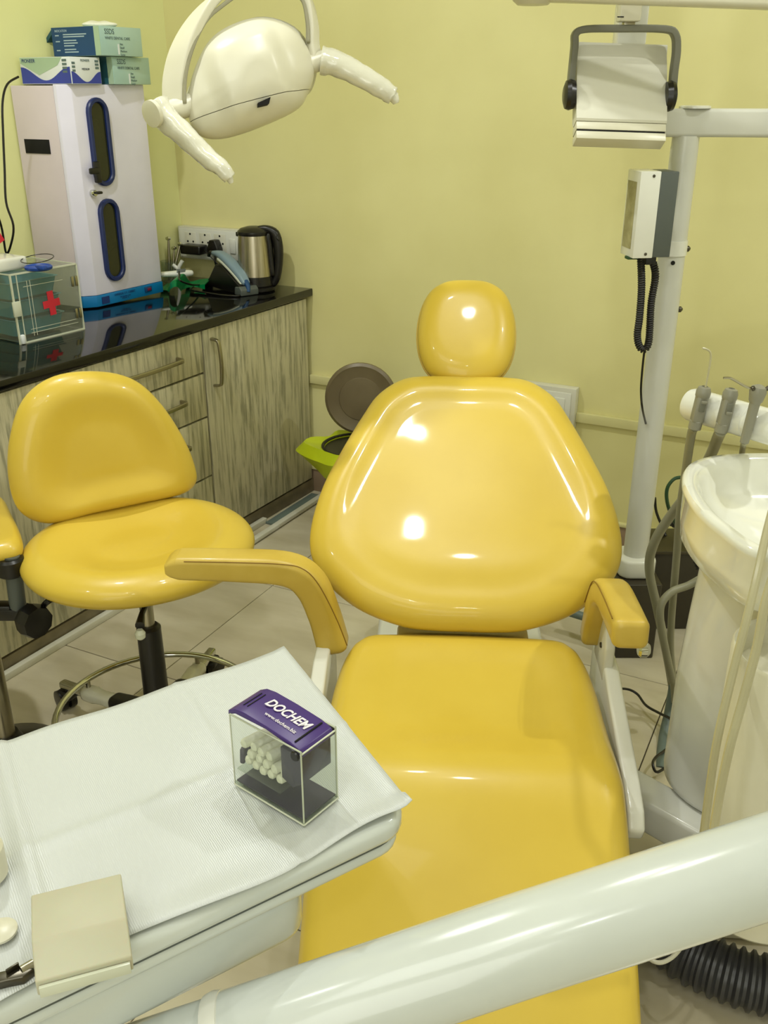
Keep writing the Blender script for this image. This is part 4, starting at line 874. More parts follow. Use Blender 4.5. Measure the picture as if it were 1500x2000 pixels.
# lamp arm above
lm_arm = thing('overhead_arm', 'pale overhead lamp arm crossing the top right edge of the frame', 'arm', atd(1300, -10, 2.05))
sweep_rect('arm_beam', [atd(1040, -28, 2.10), atd(1250, -22, 2.06), atd(1560, -12, 1.98)], UP, 0.055, 0.05, M['cream'], lm_arm, rnd=0.2)
lathe('arm_joint', [(0.03, -0.028), (0.040, -0.02), (0.042, 0.0), (0.042, 0.05), (0.03, 0.06)], Matrix.Translation(atd(1042, -22, 2.10)), M['cream'], lm_arm, 28)

# ------------------------------------------------------------------ operating lamp
LDp = 2.02
lamp = thing('operating_lamp', 'cream dental operating lamp with curved yoke and two film-wrapped handles', 'lamp', atd(485, 150, LDp))
la, lb_ = atd(350, 212, LDp - 0.05), atd(617, 122, LDp + 0.05)
lX = (lb_ - la).normalized(); lZ = V((-FH.x, -FH.y, 0.10)); lZ = (lZ - lX * lZ.dot(lX)).normalized(); lY = lZ.cross(lX)
lc_ = (la + lb_) / 2; LT = frame(lc_, lX, lY, lZ); LI = LT.inverted()
def lpx(pts, off=0.0):
    out = []
    for x, y in pts: q = LI @ onplane(x, y, lc_ + lZ * off, lZ); out.append((q.x, q.y))
    return out
full = lpx(((368, 222), (366, 195), (378, 140), (404, 86), (438, 56), (490, 37), (535, 40), (574, 60), (600, 95), (612, 135), (610, 160), (600, 186), (578, 216), (505, 250), (440, 270), (398, 268), (376, 248)))
full = [(p.x, p.y) for p in catmull([V((x, y, 0)) for x, y in full], 6, True)]
def lampf(x, y, r):
    pl_ = sst(0.085, 0.045, abs(x + 0.004)) * sst(0.105, 0.065, y) * sst(-0.12, -0.06, y)
    return 0.020 * (1 - sst(0.15, 0.95, r)) + 0.012 * pl_
hv, hf = pad_g(full, LT, 0.090, front=lampf, r0=0.55, rings=44)
sa, sbb = lpx(((368, 228), (612, 164)), 0.07)
sdir = V((sbb[0] - sa[0], sbb[1] - sa[1], 0)).normalized(); snv = V((-sdir.y, sdir.x, 0))
def split(name, keep_up):
    me = bpy.data.meshes.new('t'); me.from_pydata([LI @ v for v in hv], [], hf); bm = bmesh.new(); bm.from_mesh(me)
    off = snv * (0.0006 if keep_up else -0.0006)
    bmesh.ops.bisect_plane(bm, geom=bm.verts[:] + bm.edges[:] + bm.faces[:], plane_co=V((sa[0], sa[1], 0)) + off, plane_no=snv, clear_inner=keep_up, clear_outer=not keep_up)
    bmesh.ops.holes_fill(bm, edges=[e for e in bm.edges if len(e.link_faces) == 1])
    bm.verts.index_update(); v2 = [LT @ v.co for v in bm.verts]; f2 = [[v.index for v in f.verts] for f in bm.faces]; bm.free(); bpy.data.meshes.remove(me)
    return mesh(name, v2, f2, M['cream'], lamp, angle=50)
split('rear_housing', True); split('lower_cover', False)
ce = lpx(((370, 200), (378, 150), (420, 75), (500, 33), (575, 52), (615, 110), (618, 150), (600, 185), (560, 170), (470, 190)), -0.03)
ce = [(p.x, p.y) for p in catmull([V((x, y, 0)) for x, y in ce], 5, True)]
pad('reflector_shell', ce, LT @ Matrix.Translation((0, 0, -0.035)), 0.075, M['white_dull'], lamp, r0=0.6)
bt = lpx(((504, 201), (528, 190), (525, 203), (505, 208)), 0.074)
prism('switch_window', bt, 0.050, 0.0775, M['void'], lamp, LT)
# yoke
yp = [(340, 203), (341, 155), (354, 100), (380, 47), (416, 2), (470, -36), (530, -48), (580, -28), (601, 5), (610, 50), (611, 85), (617, 118)]
ys = [LT @ V((x, y, 0.0)) for x, y in lpx(yp)]
yk = sweep_rect('yoke', ys, lambda s: lZ * 0.5 + lX * (0.85 if s < 0.5 else -0.55) * (abs(0.5 - s) * 2), [0.044, 0.048, 0.052, 0.056, 0.058, 0.056, 0.052, 0.048, 0.042, 0.038, 0.034, 0.030], 0.017, M['cream'], lamp, rnd=0.3, smooth=5)
gp = [(yk_[0] + (14 if k < 6 else -10), yk_[1] + (14 if 3 < k < 8 else 2)) for k, yk_ in enumerate(yp)]
sweep_rect('yoke_groove', [LT @ V((x, y, 0.008)) for x, y in lpx(gp)][0:11], lambda s: lZ * 0.9 + lX * (0.4 if s < 0.5 else -0.3), [0.030] * 11, 0.007, M['groove'], yk, rnd=0.3, smooth=5)
jl, jr = atd(350, 212, LDp - 0.05), atd(617, 122, LDp + 0.05)
lathe('pivot_boss', [(0.016, -0.055), (0.020, -0.050), (0.020, 0.020), (0.016, 0.030)], axis_T(jl + lX * 0.01, lX), M['cream'], lamp, 24)
lathe('pivot_boss', [(0.018, -0.030), (0.018, 0.030)], axis_T(jr - lX * 0.005, lX), M['cream'], lamp, 24)
def wrap_tube(name, P, R, par, seed):
    random.seed(seed); Q = catmull(P, 6); vs, fs = [], []; sg = 20
    for i, (p, t, a, b) in enumerate(frames(Q)):
        s = i / (len(Q) - 1); base = R[0] + (R[1] - R[0]) * s
        for k in range(sg): u = 2 * pi * k / sg; rr_ = base * (1 + 0.07 * sin(3 * u + s * 14) * sin(s * 19) + (random.random() - 0.5) * 0.10 * (0.3 + s)); vs.append(p + (a * cos(u) + b * sin(u)) * rr_)
    for i in range(len(Q) - 1):
        for k in range(sg): k2 = (k + 1) % sg; fs.append([i * sg + k, i * sg + k2, (i + 1) * sg + k2, (i + 1) * sg + k])
    fs.append(list(range(sg))); fs.append([(len(Q) - 1) * sg + k for k in range(sg)][::-1])
    return mesh(name, vs, fs, M['wrap'], par, angle=80)
h1 = wrap_tube('handle', [atd(306, 208, LDp - 0.08), atd(325, 232, LDp - 0.09), atd(360, 264, LDp - 0.10), atd(405, 308, LDp - 0.11), atd(432, 328, LDp - 0.12), atd(449, 348, LDp - 0.12)], (0.027, 0.013), lamp, 3)
lathe('end_cap', [(0.012, -0.006), (0.024, -0.004), (0.024, 0.004), (0.014, 0.007)], axis_T(atd(298, 222, LDp - 0.12), -lX * 0.8 - FH * 0.7), M['cream'], h1, 24)
h2 = wrap_tube('handle', [atd(628, 118, LDp + 0.05), atd(655, 124, LDp + 0.05), atd(700, 146, LDp + 0.05), atd(745, 172, LDp + 0.05), atd(768, 188, LDp + 0.05)], (0.027, 0.017), lamp, 5)
# crumpled film ends
wrap_tube('film_end', [atd(443, 340, LDp - 0.12), atd(448, 348, LDp - 0.12), atd(452, 358, LDp - 0.12)], (0.011, 0.004), h1, 9)
wrap_tube('film_end', [atd(762, 184, LDp + 0.05), atd(770, 192, LDp + 0.05), atd(774, 202, LDp + 0.05)], (0.015, 0.006), h2, 11)

# stem from yoke up to the overhead arm (above the frame)
tube('lamp_stem', [LT @ V((lpx(((500, -62),))[0][0], lpx(((500, -62),))[0][1], 0)), atd(560, -160, LDp + 0.02), atd(800, -150, 2.06), atd(1040, -40, 2.10)], 0.016, M['cream'], lamp, 14, 6)

# ------------------------------------------------------------------ spittoon unit at the right
SPC = (0.575, -0.135)
ou = [(0.498, 0.066), (0.433, 0.045), (0.386, 0.000), (0.362, -0.070), (0.357, -0.140), (0.362, -0.205), (0.374, -0.255), (0.395, -0.320), (0.430, -0.355), (0.50, -0.368), (0.60, -0.355), (0.69, -0.31), (0.76, -0.22), (0.785, -0.12), (0.76, -0.01), (0.69, 0.05), (0.59, 0.07)]
ou = [(p.x, p.y) for p in catmull([V((x, y, 0)) for x, y in ou], 5, True)]
spt = thing('spittoon_unit', 'white dental spittoon unit with ceramic basin and tall rounded column, right of the chair', 'spittoon', H(SPC[0], SPC[1], 0.15))
def loft_scaled(name, outl, c, rings, m_, par, cap0=True, cap1=True):
    vs, fs = [], []; n = len(outl)
    for sx_, sy_, z, dx, dy in rings:
        for x, y in outl: vs.append(H(c[0] + dx + (x - c[0]) * sx_, c[1] + dy + (y - c[1]) * sy_, z))
    for i in range(len(rings) - 1):
        for k in range(n): k2 = (k + 1) % n; fs.append([i * n + k, i * n + k2, (i + 1) * n + k2, (i + 1) * n + k])
    if cap0: fs.append(list(range(n)))
    if cap1: fs.append([(len(rings) - 1) * n + k for k in range(n)][::-1])
    return mesh(name, vs, fs, m_, par, angle=60)
bs = loft_scaled('basin', ou, SPC, [(0.86, 0.86, 0.698, 0, 0), (0.945, 0.945, 0.699, 0, 0), (0.965, 0.965, 0.704, 0, 0), (0.978, 0.978, 0.735, 0, 0), (0.982, 0.982, 0.775, 0, 0), (0.995, 0.995, 0.785, 0, 0), (1.0, 1.0, 0.793, 0, 0), (0.985, 0.985, 0.800, 0, 0), (0.93, 0.93, 0.801, 0, 0), (0.89, 0.89, 0.795, 0, 0), (0.86, 0.86, 0.780, 0, 0), (0.80, 0.80, 0.750, 0, 0), (0.66, 0.66, 0.727, 0.0, 0), (0.40, 0.40, 0.718, 0, -0.01), (0.22, 0.22, 0.714, 0, -0.02), (0.14, 0.14, 0.724, 0, -0.02), (0.10, 0.10, 0.712, 0, -0.02), (0.02, 0.02, 0.708, 0, -0.02)], M['china'], spt)
cylo = [(0.150 * cos(2 * pi * k / 56), 0.135 * sin(2 * pi * k / 56)) for k in range(56)]
cpc = (0.535, -0.140)
loft_scaled('column', [(cpc[0] + x, cpc[1] + y) for x, y in cylo], cpc, [(0.93, 0.93, 0.232, 0, 0), (0.99, 0.99, 0.236, 0, 0), (1.0, 1.0, 0.25, 0, 0), (1.0, 1.0, 0.45, 0, 0), (1.02, 1.03, 0.58, 0.01, 0.0), (1.08, 1.15, 0.65, 0.025, 0.0), (1.14, 1.28, 0.697, 0.035, 0.0)], M['white'], spt)
# canister
cnc = (0.478, -0.398)
cn = thing('water_canister', 'white round canister with open top at the right edge, in front of the spittoon column', 'canister', H(cnc[0], cnc[1], 0.15))
lathe('canister_body', [(0.02, 0.195), (0.088, 0.20), (0.098, 0.212), (0.100, 0.669), (0.097, 0.674), (0.092, 0.670), (0.088, 0.634), (0.02, 0.629)], HT @ Matrix.Translation((cnc[0], cnc[1], 0)), M['cream'], cn, 56)
# lower parts
box('canister_bracket', (cnc[0] + 0.01, -0.285, 0.40), (0.06, 0.05, 0.10), M['white'], cn, HT, 0.004)
prism('foot', [(0.44, -0.10), (0.44, -0.24), (0.48, -0.30), (0.74, -0.30), (0.74, -0.02), (0.46, -0.02)], 0.001, 0.118, M['cream'], spt, HT, bev=0.01)
prism('pedestal', [(0.46, -0.06), (0.46, -0.20), (0.62, -0.20), (0.62, -0.06)], 0.119, 0.233, M['white_dull'], spt, HT, bev=0.005)

# handpiece holder tube
ha, hb2 = atd(1345, 788, 1.70), atd(1545, 846, 1.52)
hx = (hb2 - ha).normalized()
hh_ = thing('handpiece_holder', 'white horizontal tube holding three grey handpieces above the spittoon', 'holder', (ha + hb2) / 2)
Ln = (hb2 - ha).length
lathe('holder_tube', [(0.020, 0.0), (0.028, 0.003), (0.0305, 0.010), (0.0305, Ln * 0.62), (0.0295, Ln * 0.625), (0.0295, Ln * 0.65), (0.0305, Ln * 0.655), (0.0305, Ln)], axis_T(ha, hx), M['white'], hh_, 36)
def yoke_clip(p):  # grey U saddle around the tube
    return p
def handp(lab, px_, py_, s, kind):
    base = atd(px_, py_, ha.lerp(hb2, s).dot(FH) - 0.043)
    t = thing('suction_handpiece' if kind < 2 else 'syringe_handpiece', lab, 'dental tool', base)
    dv = (UP * 0.99 + RH * 0.10).normalized(); rx = (RH - dv * RH.dot(dv)).normalized(); HF = frame(base, rx, dv.cross(rx), dv)
    if kind < 2:
        prism('valve_body', rrect(0.021, 0.022, 0.006), -0.032, 0.016, M['hgrey'], t, HF, bev=0.002)
        lathe('valve_head', [(0.0100, 0.010), (0.0130, 0.016), (0.0132, 0.025), (0.0105, 0.032), (0.0055, 0.034), (0.005, 0.030), (0.001, 0.029)], HF, M['hgrey'], t, 28)
        box('slide_valve', (0, -0.0115, 0.000), (0.011, 0.005, 0.020), M['greyframe'], t, HF, 0.001)
        box('slide_knob', (0.001, -0.0145, 0.008 if kind == 0 else -0.007), (0.010, 0.004, 0.005), M['hgrey'], t, HF, 0.001)
        lathe('hose_cuff', [(0.0115, -0.046), (0.0118, -0.031), (0.010, -0.029)], HF, M['hgrey'], t, 24)
    else:
        tube('syringe_body', [base - dv * 0.060, base - dv * 0.03, base + dv * 0.012], [0.0075, 0.0085, 0.009], M['hgrey'], t, 20)
        lathe('syringe_head', [(0.008, 0.010), (0.0115, 0.016), (0.0145, 0.032), (0.0125, 0.040), (0.004, 0.044)], HF, M['hgrey'], t, 24)
        for sg in (-1, 1): lathe('syringe_button', [(0.0035, 0), (0.0035, 0.006), (0.002, 0.007)], axis_T(base + dv * 0.037 + RH * 0.010 * sg - FH * 0.006, RH * sg * 0.6 + UP * 0.8), M['gunmetal'], t, 14)
    return t, base, dv
t1, b1, dv1 = handp('grey suction handpiece with thin clear ejector tip, leftmost on the white tube', 1368, 790, 0.12, 0)
tube('ejector_tip', [atd(x, y, 1.63) for x, y in ((1378, 756), (1384, 725), (1388, 700), (1387, 688), (1380, 682), (1372, 680))], 0.0019, M['clearhose'], t1, 8, 5)
tube('ejector_wire', [atd(x, y, 1.63) for x, y in ((1378, 756), (1384, 725), (1388, 700))], 0.0008, M['steel'], t1, 6, 5)
t2_, b2_, dv2 = handp('grey suction handpiece without a tip, middle one on the white tube', 1420, 795, 0.36, 1)
t3_, b3_, dv3 = handp('grey three-way syringe with bent steel nozzle, rightmost on the white tube', 1471, 800, 0.62, 2)
sp = b3_ + dv3 * 0.040
Dn = sp.dot(FH)
tube('steel_nozzle', [sp, atd(1462, 757, Dn), atd(1432, 741, Dn), atd(1424, 738, Dn), atd(1413, 738, Dn)], 0.0021, M['steel'], t3_, 8, 4)
e1, e2, e3 = b1 - dv1 * 0.044, b2_ - dv2 * 0.044, b3_ - dv3 * 0.058
def hpath(start, pts): return [start] + [atd(x, y, D) for x, y, D in pts]
tag(tube('suction_hose', hpath(e1, ((1350, 850, 1.66), (1338, 930, 1.70), (1328, 1000, 1.75), (1322, 1080, 1.80), (1312, 1200, 1.84), (1310, 1270, 1.86), (1316, 1340, 1.87), (1318, 1372, 1.86))), 0.0082, M['hose'], None, 12, 6), 'grey hose hanging straight down from the leftmost handpiece', 'hose')
tag(tube('suction_hose', hpath(e2, ((1402, 855, 1.66), (1385, 895, 1.74), (1350, 955, 1.80), (1315, 1000, 1.85), (1280, 1055, 1.88), (1268, 1110, 1.90), (1284, 1190, 1.91), (1303, 1280, 1.90), (1314, 1345, 1.89), (1316, 1375, 1.88))), 0.0105, M['hose'], None, 12, 6), 'thick grey hose bowing left from behind the basin, beside the pole foot', 'hose')
tag(tube('syringe_hose', hpath(e3, ((1450, 880, 1.66), (1442, 940, 1.78), (1432, 1040, 1.86))), 0.0055, M['hose'], None, 12, 6), 'thin grey hose dropping from the syringe behind the basin', 'hose')
tag(tube('looped_hose', [atd(x, y, D) for x, y, D in ((1372, 1128, 1.80), (1345, 1143, 1.80), (1312, 1156, 1.79), (1292, 1180, 1.78), (1290, 1215, 1.78), (1300, 1270, 1.80), (1313, 1330, 1.82))], 0.0085, M['hose'], None, 12, 6), 'grey hose arching out low from the spittoon column', 'hose')
tag(tube('drain_hose', [atd(x, y, D) for x, y, D in ((1318, 1338, 1.885), (1309, 1390, 1.87), (1298, 1440, 1.82), (1290, 1505, 1.72))], 0.014, M['bluehose'], None, 14, 6), 'thick blue-grey hose running down to the floor beside the spittoon column', 'hose')
tag(tube('floor_cable', [atd(x, y, D) for x, y, D in ((1195, 1345, 1.94), (1225, 1346, 1.96), (1245, 1356, 1.95), (1262, 1378, 1.91), (1290, 1394, 1.86), (1310, 1405, 1.82), (1316, 1425, 1.80), (1306, 1458, 1.78), (1282, 1478, 1.72), (1275, 1492, 1.69), (1284, 1508, 1.68), (1312, 1490, 1.72))], 0.0032, M['black'], None, 8, 6), 'black cable curving across the floor tiles toward the blue-grey hose', 'cord')
tag(tube('green_cord', [atd(x, y, D) for x, y, D in ((1332, 932, 1.90), (1316, 936, 1.90), (1303, 955, 1.90), (1304, 985, 1.90), (1318, 1020, 1.92), (1340, 1060, 1.94), (1362, 1105, 1.94))], 0.004, M['greencord'], None, 8, 6), 'dark green cord looping beside the grey hoses', 'cord')
tag(tube('wall_cable', [atd(x, y, D) for x, y, D in ((1279, 972, 2.45), (1282, 1000, 2.45), (1296, 1035, 2.43), (1312, 1075, 2.38), (1320, 1110, 2.3))], 0.004, M['black'], None, 8, 6), 'black cable slanting down behind the thick grey hose', 'cord')
def corrugated(name, pts, r0_, r1_, pitch, m_, lab, segs=20):
    Q = catmull(pts, 40); out = [Q[0]]; acc = 0
    step = pitch / 4; res = [Q[0]]; need = step
    for i in range(1, len(Q)):
        d_ = (Q[i] - Q[i - 1]).length
        while acc + d_ >= need:
            f = (need - acc) / d_; res.append(Q[i - 1].lerp(Q[i], f)); need += step
        acc += d_
    rad = [(r1_ if (i % 4) in (1, 2) else r0_) for i in range(len(res))]
    o = tube(name, res, rad, m_, None, segs); tag(o, lab, 'hose'); return o
corrugated('corrugated_hose', [onz(x, y, z) for x, y, z in ((1232, 1800, 0.075), (1290, 1825, 0.06), (1345, 1865, 0.052), (1420, 1900, 0.052), (1500, 1925, 0.052), (1600, 1945, 0.052))], 0.0425, 0.0495, 0.0185, M['corr'], 'dark grey corrugated pipe curving over the floor at the lower right', 28)
corrugated('ribbed_conduit', [atd(x, y, D) for x, y, D in ((1312, 1018, 2.0), (1335, 1035, 1.97), (1352, 1070, 1.95), (1368, 1110, 1.93))], 0.009, 0.0115, 0.008, M['blackr'], 'black ribbed conduit behind the left edge of the basin', 12)
tag(tube('thin_white_wire', [onz(x, y, z) for x, y, z in ((1255, 1850, 0.12), (1268, 1872, 0.12), (1290, 1880, 0.12), (1315, 1868, 0.12), (1335, 1842, 0.12), (1345, 1810, 0.12))], 0.0036, M['cream'], None, 8, 6), 'thin white wire loop above the corrugated pipe', 'cord')
# junction box and pipe behind the chair
jb = thing('floor_junction_box', 'dark metal junction box on the floor behind the pole foot', 'junction box', (PX + 0.13, PY + 0.20, 0))
box('junction_body', (0.16, 0.14, 0.12), (0.22, 0.14, 0.238), M['darkbase'], jb, PT, 0.004)
box('junction_lid', (0.16, 0.14, 0.244), (0.23, 0.15, 0.010), M['gunmetal'], jb, PT, 0.002)
tag(tube('grey_floor_pipe', [onz(1060, 1180, 0.09), onz(1100, 1192, 0.09), onz(1165, 1212, 0.09)], 0.012, M['bluehose'], None, 12), 'short blue-grey pipe lying behind the seat, beside the right armrest', 'pipe')
# black foot control mass behind right armrest
# clear tubes in front
tag(tube('clear_tube', [atd(x, y, D) for x, y, D in ((1545, 880, 1.30), (1505, 1010, 1.22), (1468, 1170, 1.15), (1430, 1320, 1.11), (1402, 1440, 1.08), (1386, 1540, 1.07), (1368, 1680, 1.06))], 0.0062, M['clearhose'], None, 10, 6), 'yellowed clear tube hanging in front of the spittoon column, left of the pair', 'hose', )
tag(tube('clear_tube', [atd(x, y, D) for x, y, D in ((1560, 1000, 1.10), (1502, 1150, 1.06), (1478, 1265, 1.04), (1450, 1370, 1.02), (1425, 1460, 1.00), (1404, 1560, 0.99), (1385, 1680, 0.98))], 0.0062, M['clearhose'], None, 10, 6), 'yellowed clear tube crossing the white canister, right of the pair', 'hose')

# ------------------------------------------------------------------ instrument tray unit in the foreground
ZT = 0.78
TO = V((-0.287, 0.628, 0)); tu = V((-0.50, -0.866, 0)).normalized(); tv = V((tu.y, -tu.x, 0))
if tv.x > 0: tv = -tv
TT = frame(TO, tu, tv, UP)     # u: left-down along the near edge, v: back-left
tr = thing('tray_table', 'white enamelled instrument tray table on an arm, in the lower left foreground', 'tray table', TT @ V((0.25, 0.15, ZT - 0.08)))
def trr(u0, u1, v0, v1, r, n=7):
    return [((u0 + u1) / 2 + x, (v0 + v1) / 2 + y) for x, y in rrect(u1 - u0, v1 - v0, r, n)]
prism('tray_top', trr(-0.010, 0.56, 0.004, 0.300, 0.032), ZT - 0.026, ZT - 0.002, M['traywhite'], tr, TT, bev=0.008)
prism('groove', trr(-0.004, 0.556, 0.009, 0.296, 0.030), ZT - 0.0285, ZT - 0.025, M['greybox'], tr, TT)
prism('tray_rim', trr(-0.006, 0.558, 0.007, 0.298, 0.032), ZT - 0.042, ZT - 0.028, M['traywhite'], tr, TT, bev=0.006)
prism('lower_housing', trr(0.098, 0.555, 0.014, 0.285, 0.028), ZT - 0.100, ZT - 0.042, M['traywhite'], tr, TT, bev=0.012)
# plastic sheet: grid in (u,v), edges matching the photographed outline, gentle folds
sc_ = [onz(808, 1585, ZT), onz(555, 1270, ZT), onz(-120, 1497, ZT), onz(-90, 2000, ZT)]      # right, back, far left, near left
vs, fs = [], []; nu, nv = 70, 44
Ti = TT.inverted()
A_, B_, C_, D_ = [Ti @ p for p in sc_]
for i in range(nu + 1):
    for j in range(nv + 1):
        s, t = i / nu, j / nv
        p = A_.lerp(D_, s) .lerp(B_.lerp(C_, s), t)
        z = ZT + 0.0012 + 0.0022 * (0.5 + 0.5 * sin(p.x * 43 + p.y * 12)) * (0.3 + t)
        # folds
        f1 = p.x - 0.315 + 0.10 * (p.y - 0.1); z += 0.0055 * math.exp(-(f1 / 0.006) ** 2) - 0.001 * math.exp(-((f1 - 0.02) / 0.01) ** 2)
        f2 = p.y - 0.150; z += 0.0022 * math.exp(-(f2 / 0.004) ** 2)
        f3 = p.x - 0.115 + 0.05 * p.y; z += 0.0018 * math.exp(-(f3 / 0.004) ** 2)
        z += 0.0035 * sst(0.04, 0.0, s) * (1 - 0.5 * t) + 0.004 * sst(0.1, 0, t) * (0.5 + 0.5 * sin(p.x * 37 + 1))
        # wavy near edge
        q = V(p); q.y += sst(0.15, 0.0, t) * 0.006 * sin(p.x * 26 + 0.6)
        if i == 0 and j < 3: z += 0.004
        vs.append(TT @ V((q.x, q.y, z)))
for i in range(nu):
    for j in range(nv): a = i * (nv + 1) + j; fs.append([a, a + 1, a + nv + 2, a + nv + 1])
so_ = mesh('plastic_sheet', vs, fs, M['sheet'], None, angle=80)
md = so_.modifiers.new('thickness', 'SOLIDIFY'); md.thickness = 0.0006; md.offset = -1
tag(so_, 'creased white plastic sheet covering the instrument tray', 'sheet')
ZS = ZT + 0.0048

# cotton roll dispenser
F_, Lf, Rt = onz(594, 1614, ZS), onz(458, 1532, ZS), onz(662, 1560, ZS)
dx = (Lf - F_); lw_ = dx.length; dx = dx.normalized(); dy_ = V((-dx.y, dx.x, 0)); 
if dy_.dot(Rt - F_) < 0: dy_ = -dy_
dw = (Rt - F_).dot(dy_); DH = 0.083
DT = frame(F_, dx, dy_, UP)      # x 0..lw_ (front corner to left), y 0..dw, z 0..DH
dsp = thing('cotton_roll_dispenser', 'clear acrylic cotton roll dispenser with purple lid on the white sheet', 'dispenser', F_ + dx * lw_ / 2 + dy_ * dw / 2)
t_ = 0.0018
box('long_wall', (lw_ / 2, t_ / 2, DH / 2), (lw_, t_, DH), M['acrylic'], dsp, DT, 0)
box('long_wall', (lw_ / 2, dw - t_ / 2, DH / 2), (lw_, t_, DH), M['acrylic'], dsp, DT, 0)
box('end_wall', (t_ / 2, dw / 2, DH * 0.48), (t_, dw - 2 * t_ - 0.0004, DH * 0.96), M['acrylic'], dsp, DT, 0)
E = [bevel_box(c, s, 0.0004, DT, 1) for c, s in (((0.0008, 0.0008, DH / 2), (0.0015, 0.0015, DH)), ((0.0008, dw - 0.0008, DH / 2), (0.0015, 0.0015, DH)), ((lw_ - 0.0005, 0.0005, DH / 2), (0.0012, 0.0016, DH)), ((lw_ / 2, 0.0009, DH - 0.0007), (lw_, 0.0018, 0.0014)), ((lw_ / 2, dw - 0.0009, DH - 0.0007), (lw_, 0.0018, 0.0014)), ((0.0009, dw / 2, DH * 0.955), (0.0018, dw, 0.0016)), ((lw_ / 2, 0, 0.0012), (lw_, 0.0016, 0.0018)), ((0, dw / 2, 0.0012), (0.0016, dw, 0.0018)), ((lw_ / 2, dw, 0.0012), (lw_, 0.0016, 0.0018)))]
v_, f_ = join(*E); mesh('acrylic_edges', v_, f_, M['acredge'], dsp, smooth=False)
box('purple_floor', (lw_ / 2, dw / 2, 0.0050), (lw_ - 0.004, dw - 0.004, 0.0016), M['purpled'], dsp, DT, 0)
box('clear_foot', (lw_ / 2, dw / 2, 0.0020), (lw_, dw, 0.0036), M['acrylic_f'], dsp, DT, 0.0005)
# lid: curved profile in (x,z), extruded across y
pr = [(lw_ + 0.004, DH - 0.004), (lw_ + 0.0035, DH + 0.001), (lw_ - 0.006, DH + 0.0062), (lw_ - 0.018, DH + 0.0076), (lw_ * 0.5, DH + 0.0060), (0.016, DH + 0.0026), (0.012, DH + 0.0014), (0.004, DH - 0.001), (0.0005, DH - 0.006), (0.003, DH - 0.010), (0.012, DH - 0.007), (0.020, DH - 0.002), (lw_ * 0.5, DH + 0.002), (lw_ - 0.006, DH + 0.001)]
LTm = DT @ frame(V((0, 0, 0)), V((1, 0, 0)), V((0, 0, 1)), V((0, -1, 0)))
ld = prism('purple_lid', pr, -(dw - 0.0025), -0.0025, M['purple'], dsp, LTm, bev=0.0008)
box('slot', (0.0125, dw / 2, DH + 0.0022), (0.0014, dw - 0.012, 0.0012), M['void'], ld, DT, 0)
for k in range(2): box('slot', (lw_ - 0.008 - 0.005 * k, dw / 2 , DH + 0.0066 + 0.0006 * k), (0.001, dw * 0.5, 0.0008), M['void'], ld, DT, 0)
for yy in (0.0, dw): lathe('pivot_screw', [(0.0042, -0.0015), (0.0050, 0.0), (0.0042, 0.0015)], axis_T(DT @ V((0.0075, yy, DH - 0.0075)), dy_), M['black'], dsp, 16)
# lettering on the lid: reads from the left end to the front corner
slope = math.atan2(0.0034, lw_ * 0.5 - 0.016)
tX = (-dx * cos(slope) - UP * sin(slope)).normalized(); tZ = UP * cos(slope) - dx * sin(slope); tY = tZ.cross(tX)
text('lettering', 'DOCHEM', 0.0150, frame(DT @ V((lw_ * 0.46, dw * 0.58, DH + 0.0064)), tX, tY, tZ), M['whiteprint'], ld, ital=0.25, sx=0.80, extrude=0.0003, bold=0.0003)
text('lettering', 'www.dochem.biz', 0.0058, frame(DT @ V((lw_ * 0.42, dw * 0.30, DH + 0.0060)), tX, tY, tZ), M['whiteprint'], ld, sx=0.95, extrude=0.0003)
# inner purple trough
prism('roll_trough', [(0.004, DH - 0.010), (0.030, DH - 0.010), (0.030, DH - 0.045), (0.016, DH - 0.050), (0.004, DH - 0.040)], -(dw - 0.004), -0.004, M['purpled'], dsp, LTm, bev=0.001)
box('roll_shelf', (lw_ * 0.66, dw / 2, 0.0190), (lw_ * 0.62, dw - 0.006, 0.0016), M['acrylic_f'], dsp, DT @ Matrix.Translation((0, 0, 0)), 0)
sweep_rect('drawer_tab', [DT @ V((lw_ - 0.001, dw * 0.25, 0.027)), DT @ V((lw_ + 0.005, dw * 0.5, 0.024)), DT @ V((lw_ - 0.001, dw * 0.75, 0.021))], UP, 0.016, 0.005, M['purpled'], dsp, rnd=0.4, smooth=4)
random.seed(8); rl = 0
cr_proto = None
labs = 'white cotton roll in the heap inside the clear dispenser'
for row, (zz, nr_) in enumerate(((0.0275, 5), (0.0375, 5), (0.0475, 4))):
    for k in range(nr_):
        xx = lw_ * 0.97 - 0.009 - k * 0.0108 - (row % 2) * 0.005 - (0.002 if row < 2 else 0.0); 
        zz2 = zz + (random.random() - 0.5) * 0.0015
        yo = (random.random() - 0.5) * 0.006
        a_ = DT @ V((xx + 0.004, 0.0048 + 0.003 + yo * 0.5, zz2)); b_ = DT @ V((xx - 0.003, dw - 0.0085 + yo * 0.5, zz2 + 0.001))
        o = thing('cotton_roll', labs, 'cotton roll', a_.lerp(b_, 0.5), 'cotton rolls heaped in the clear dispenser')
        tube('roll_body', [a_, a_.lerp(b_, 0.06), a_.lerp(b_, 0.5), a_.lerp(b_, 0.94), b_], [0.0030, 0.0048, 0.0050, 0.0048, 0.0030], M['cotton'], o, 12)

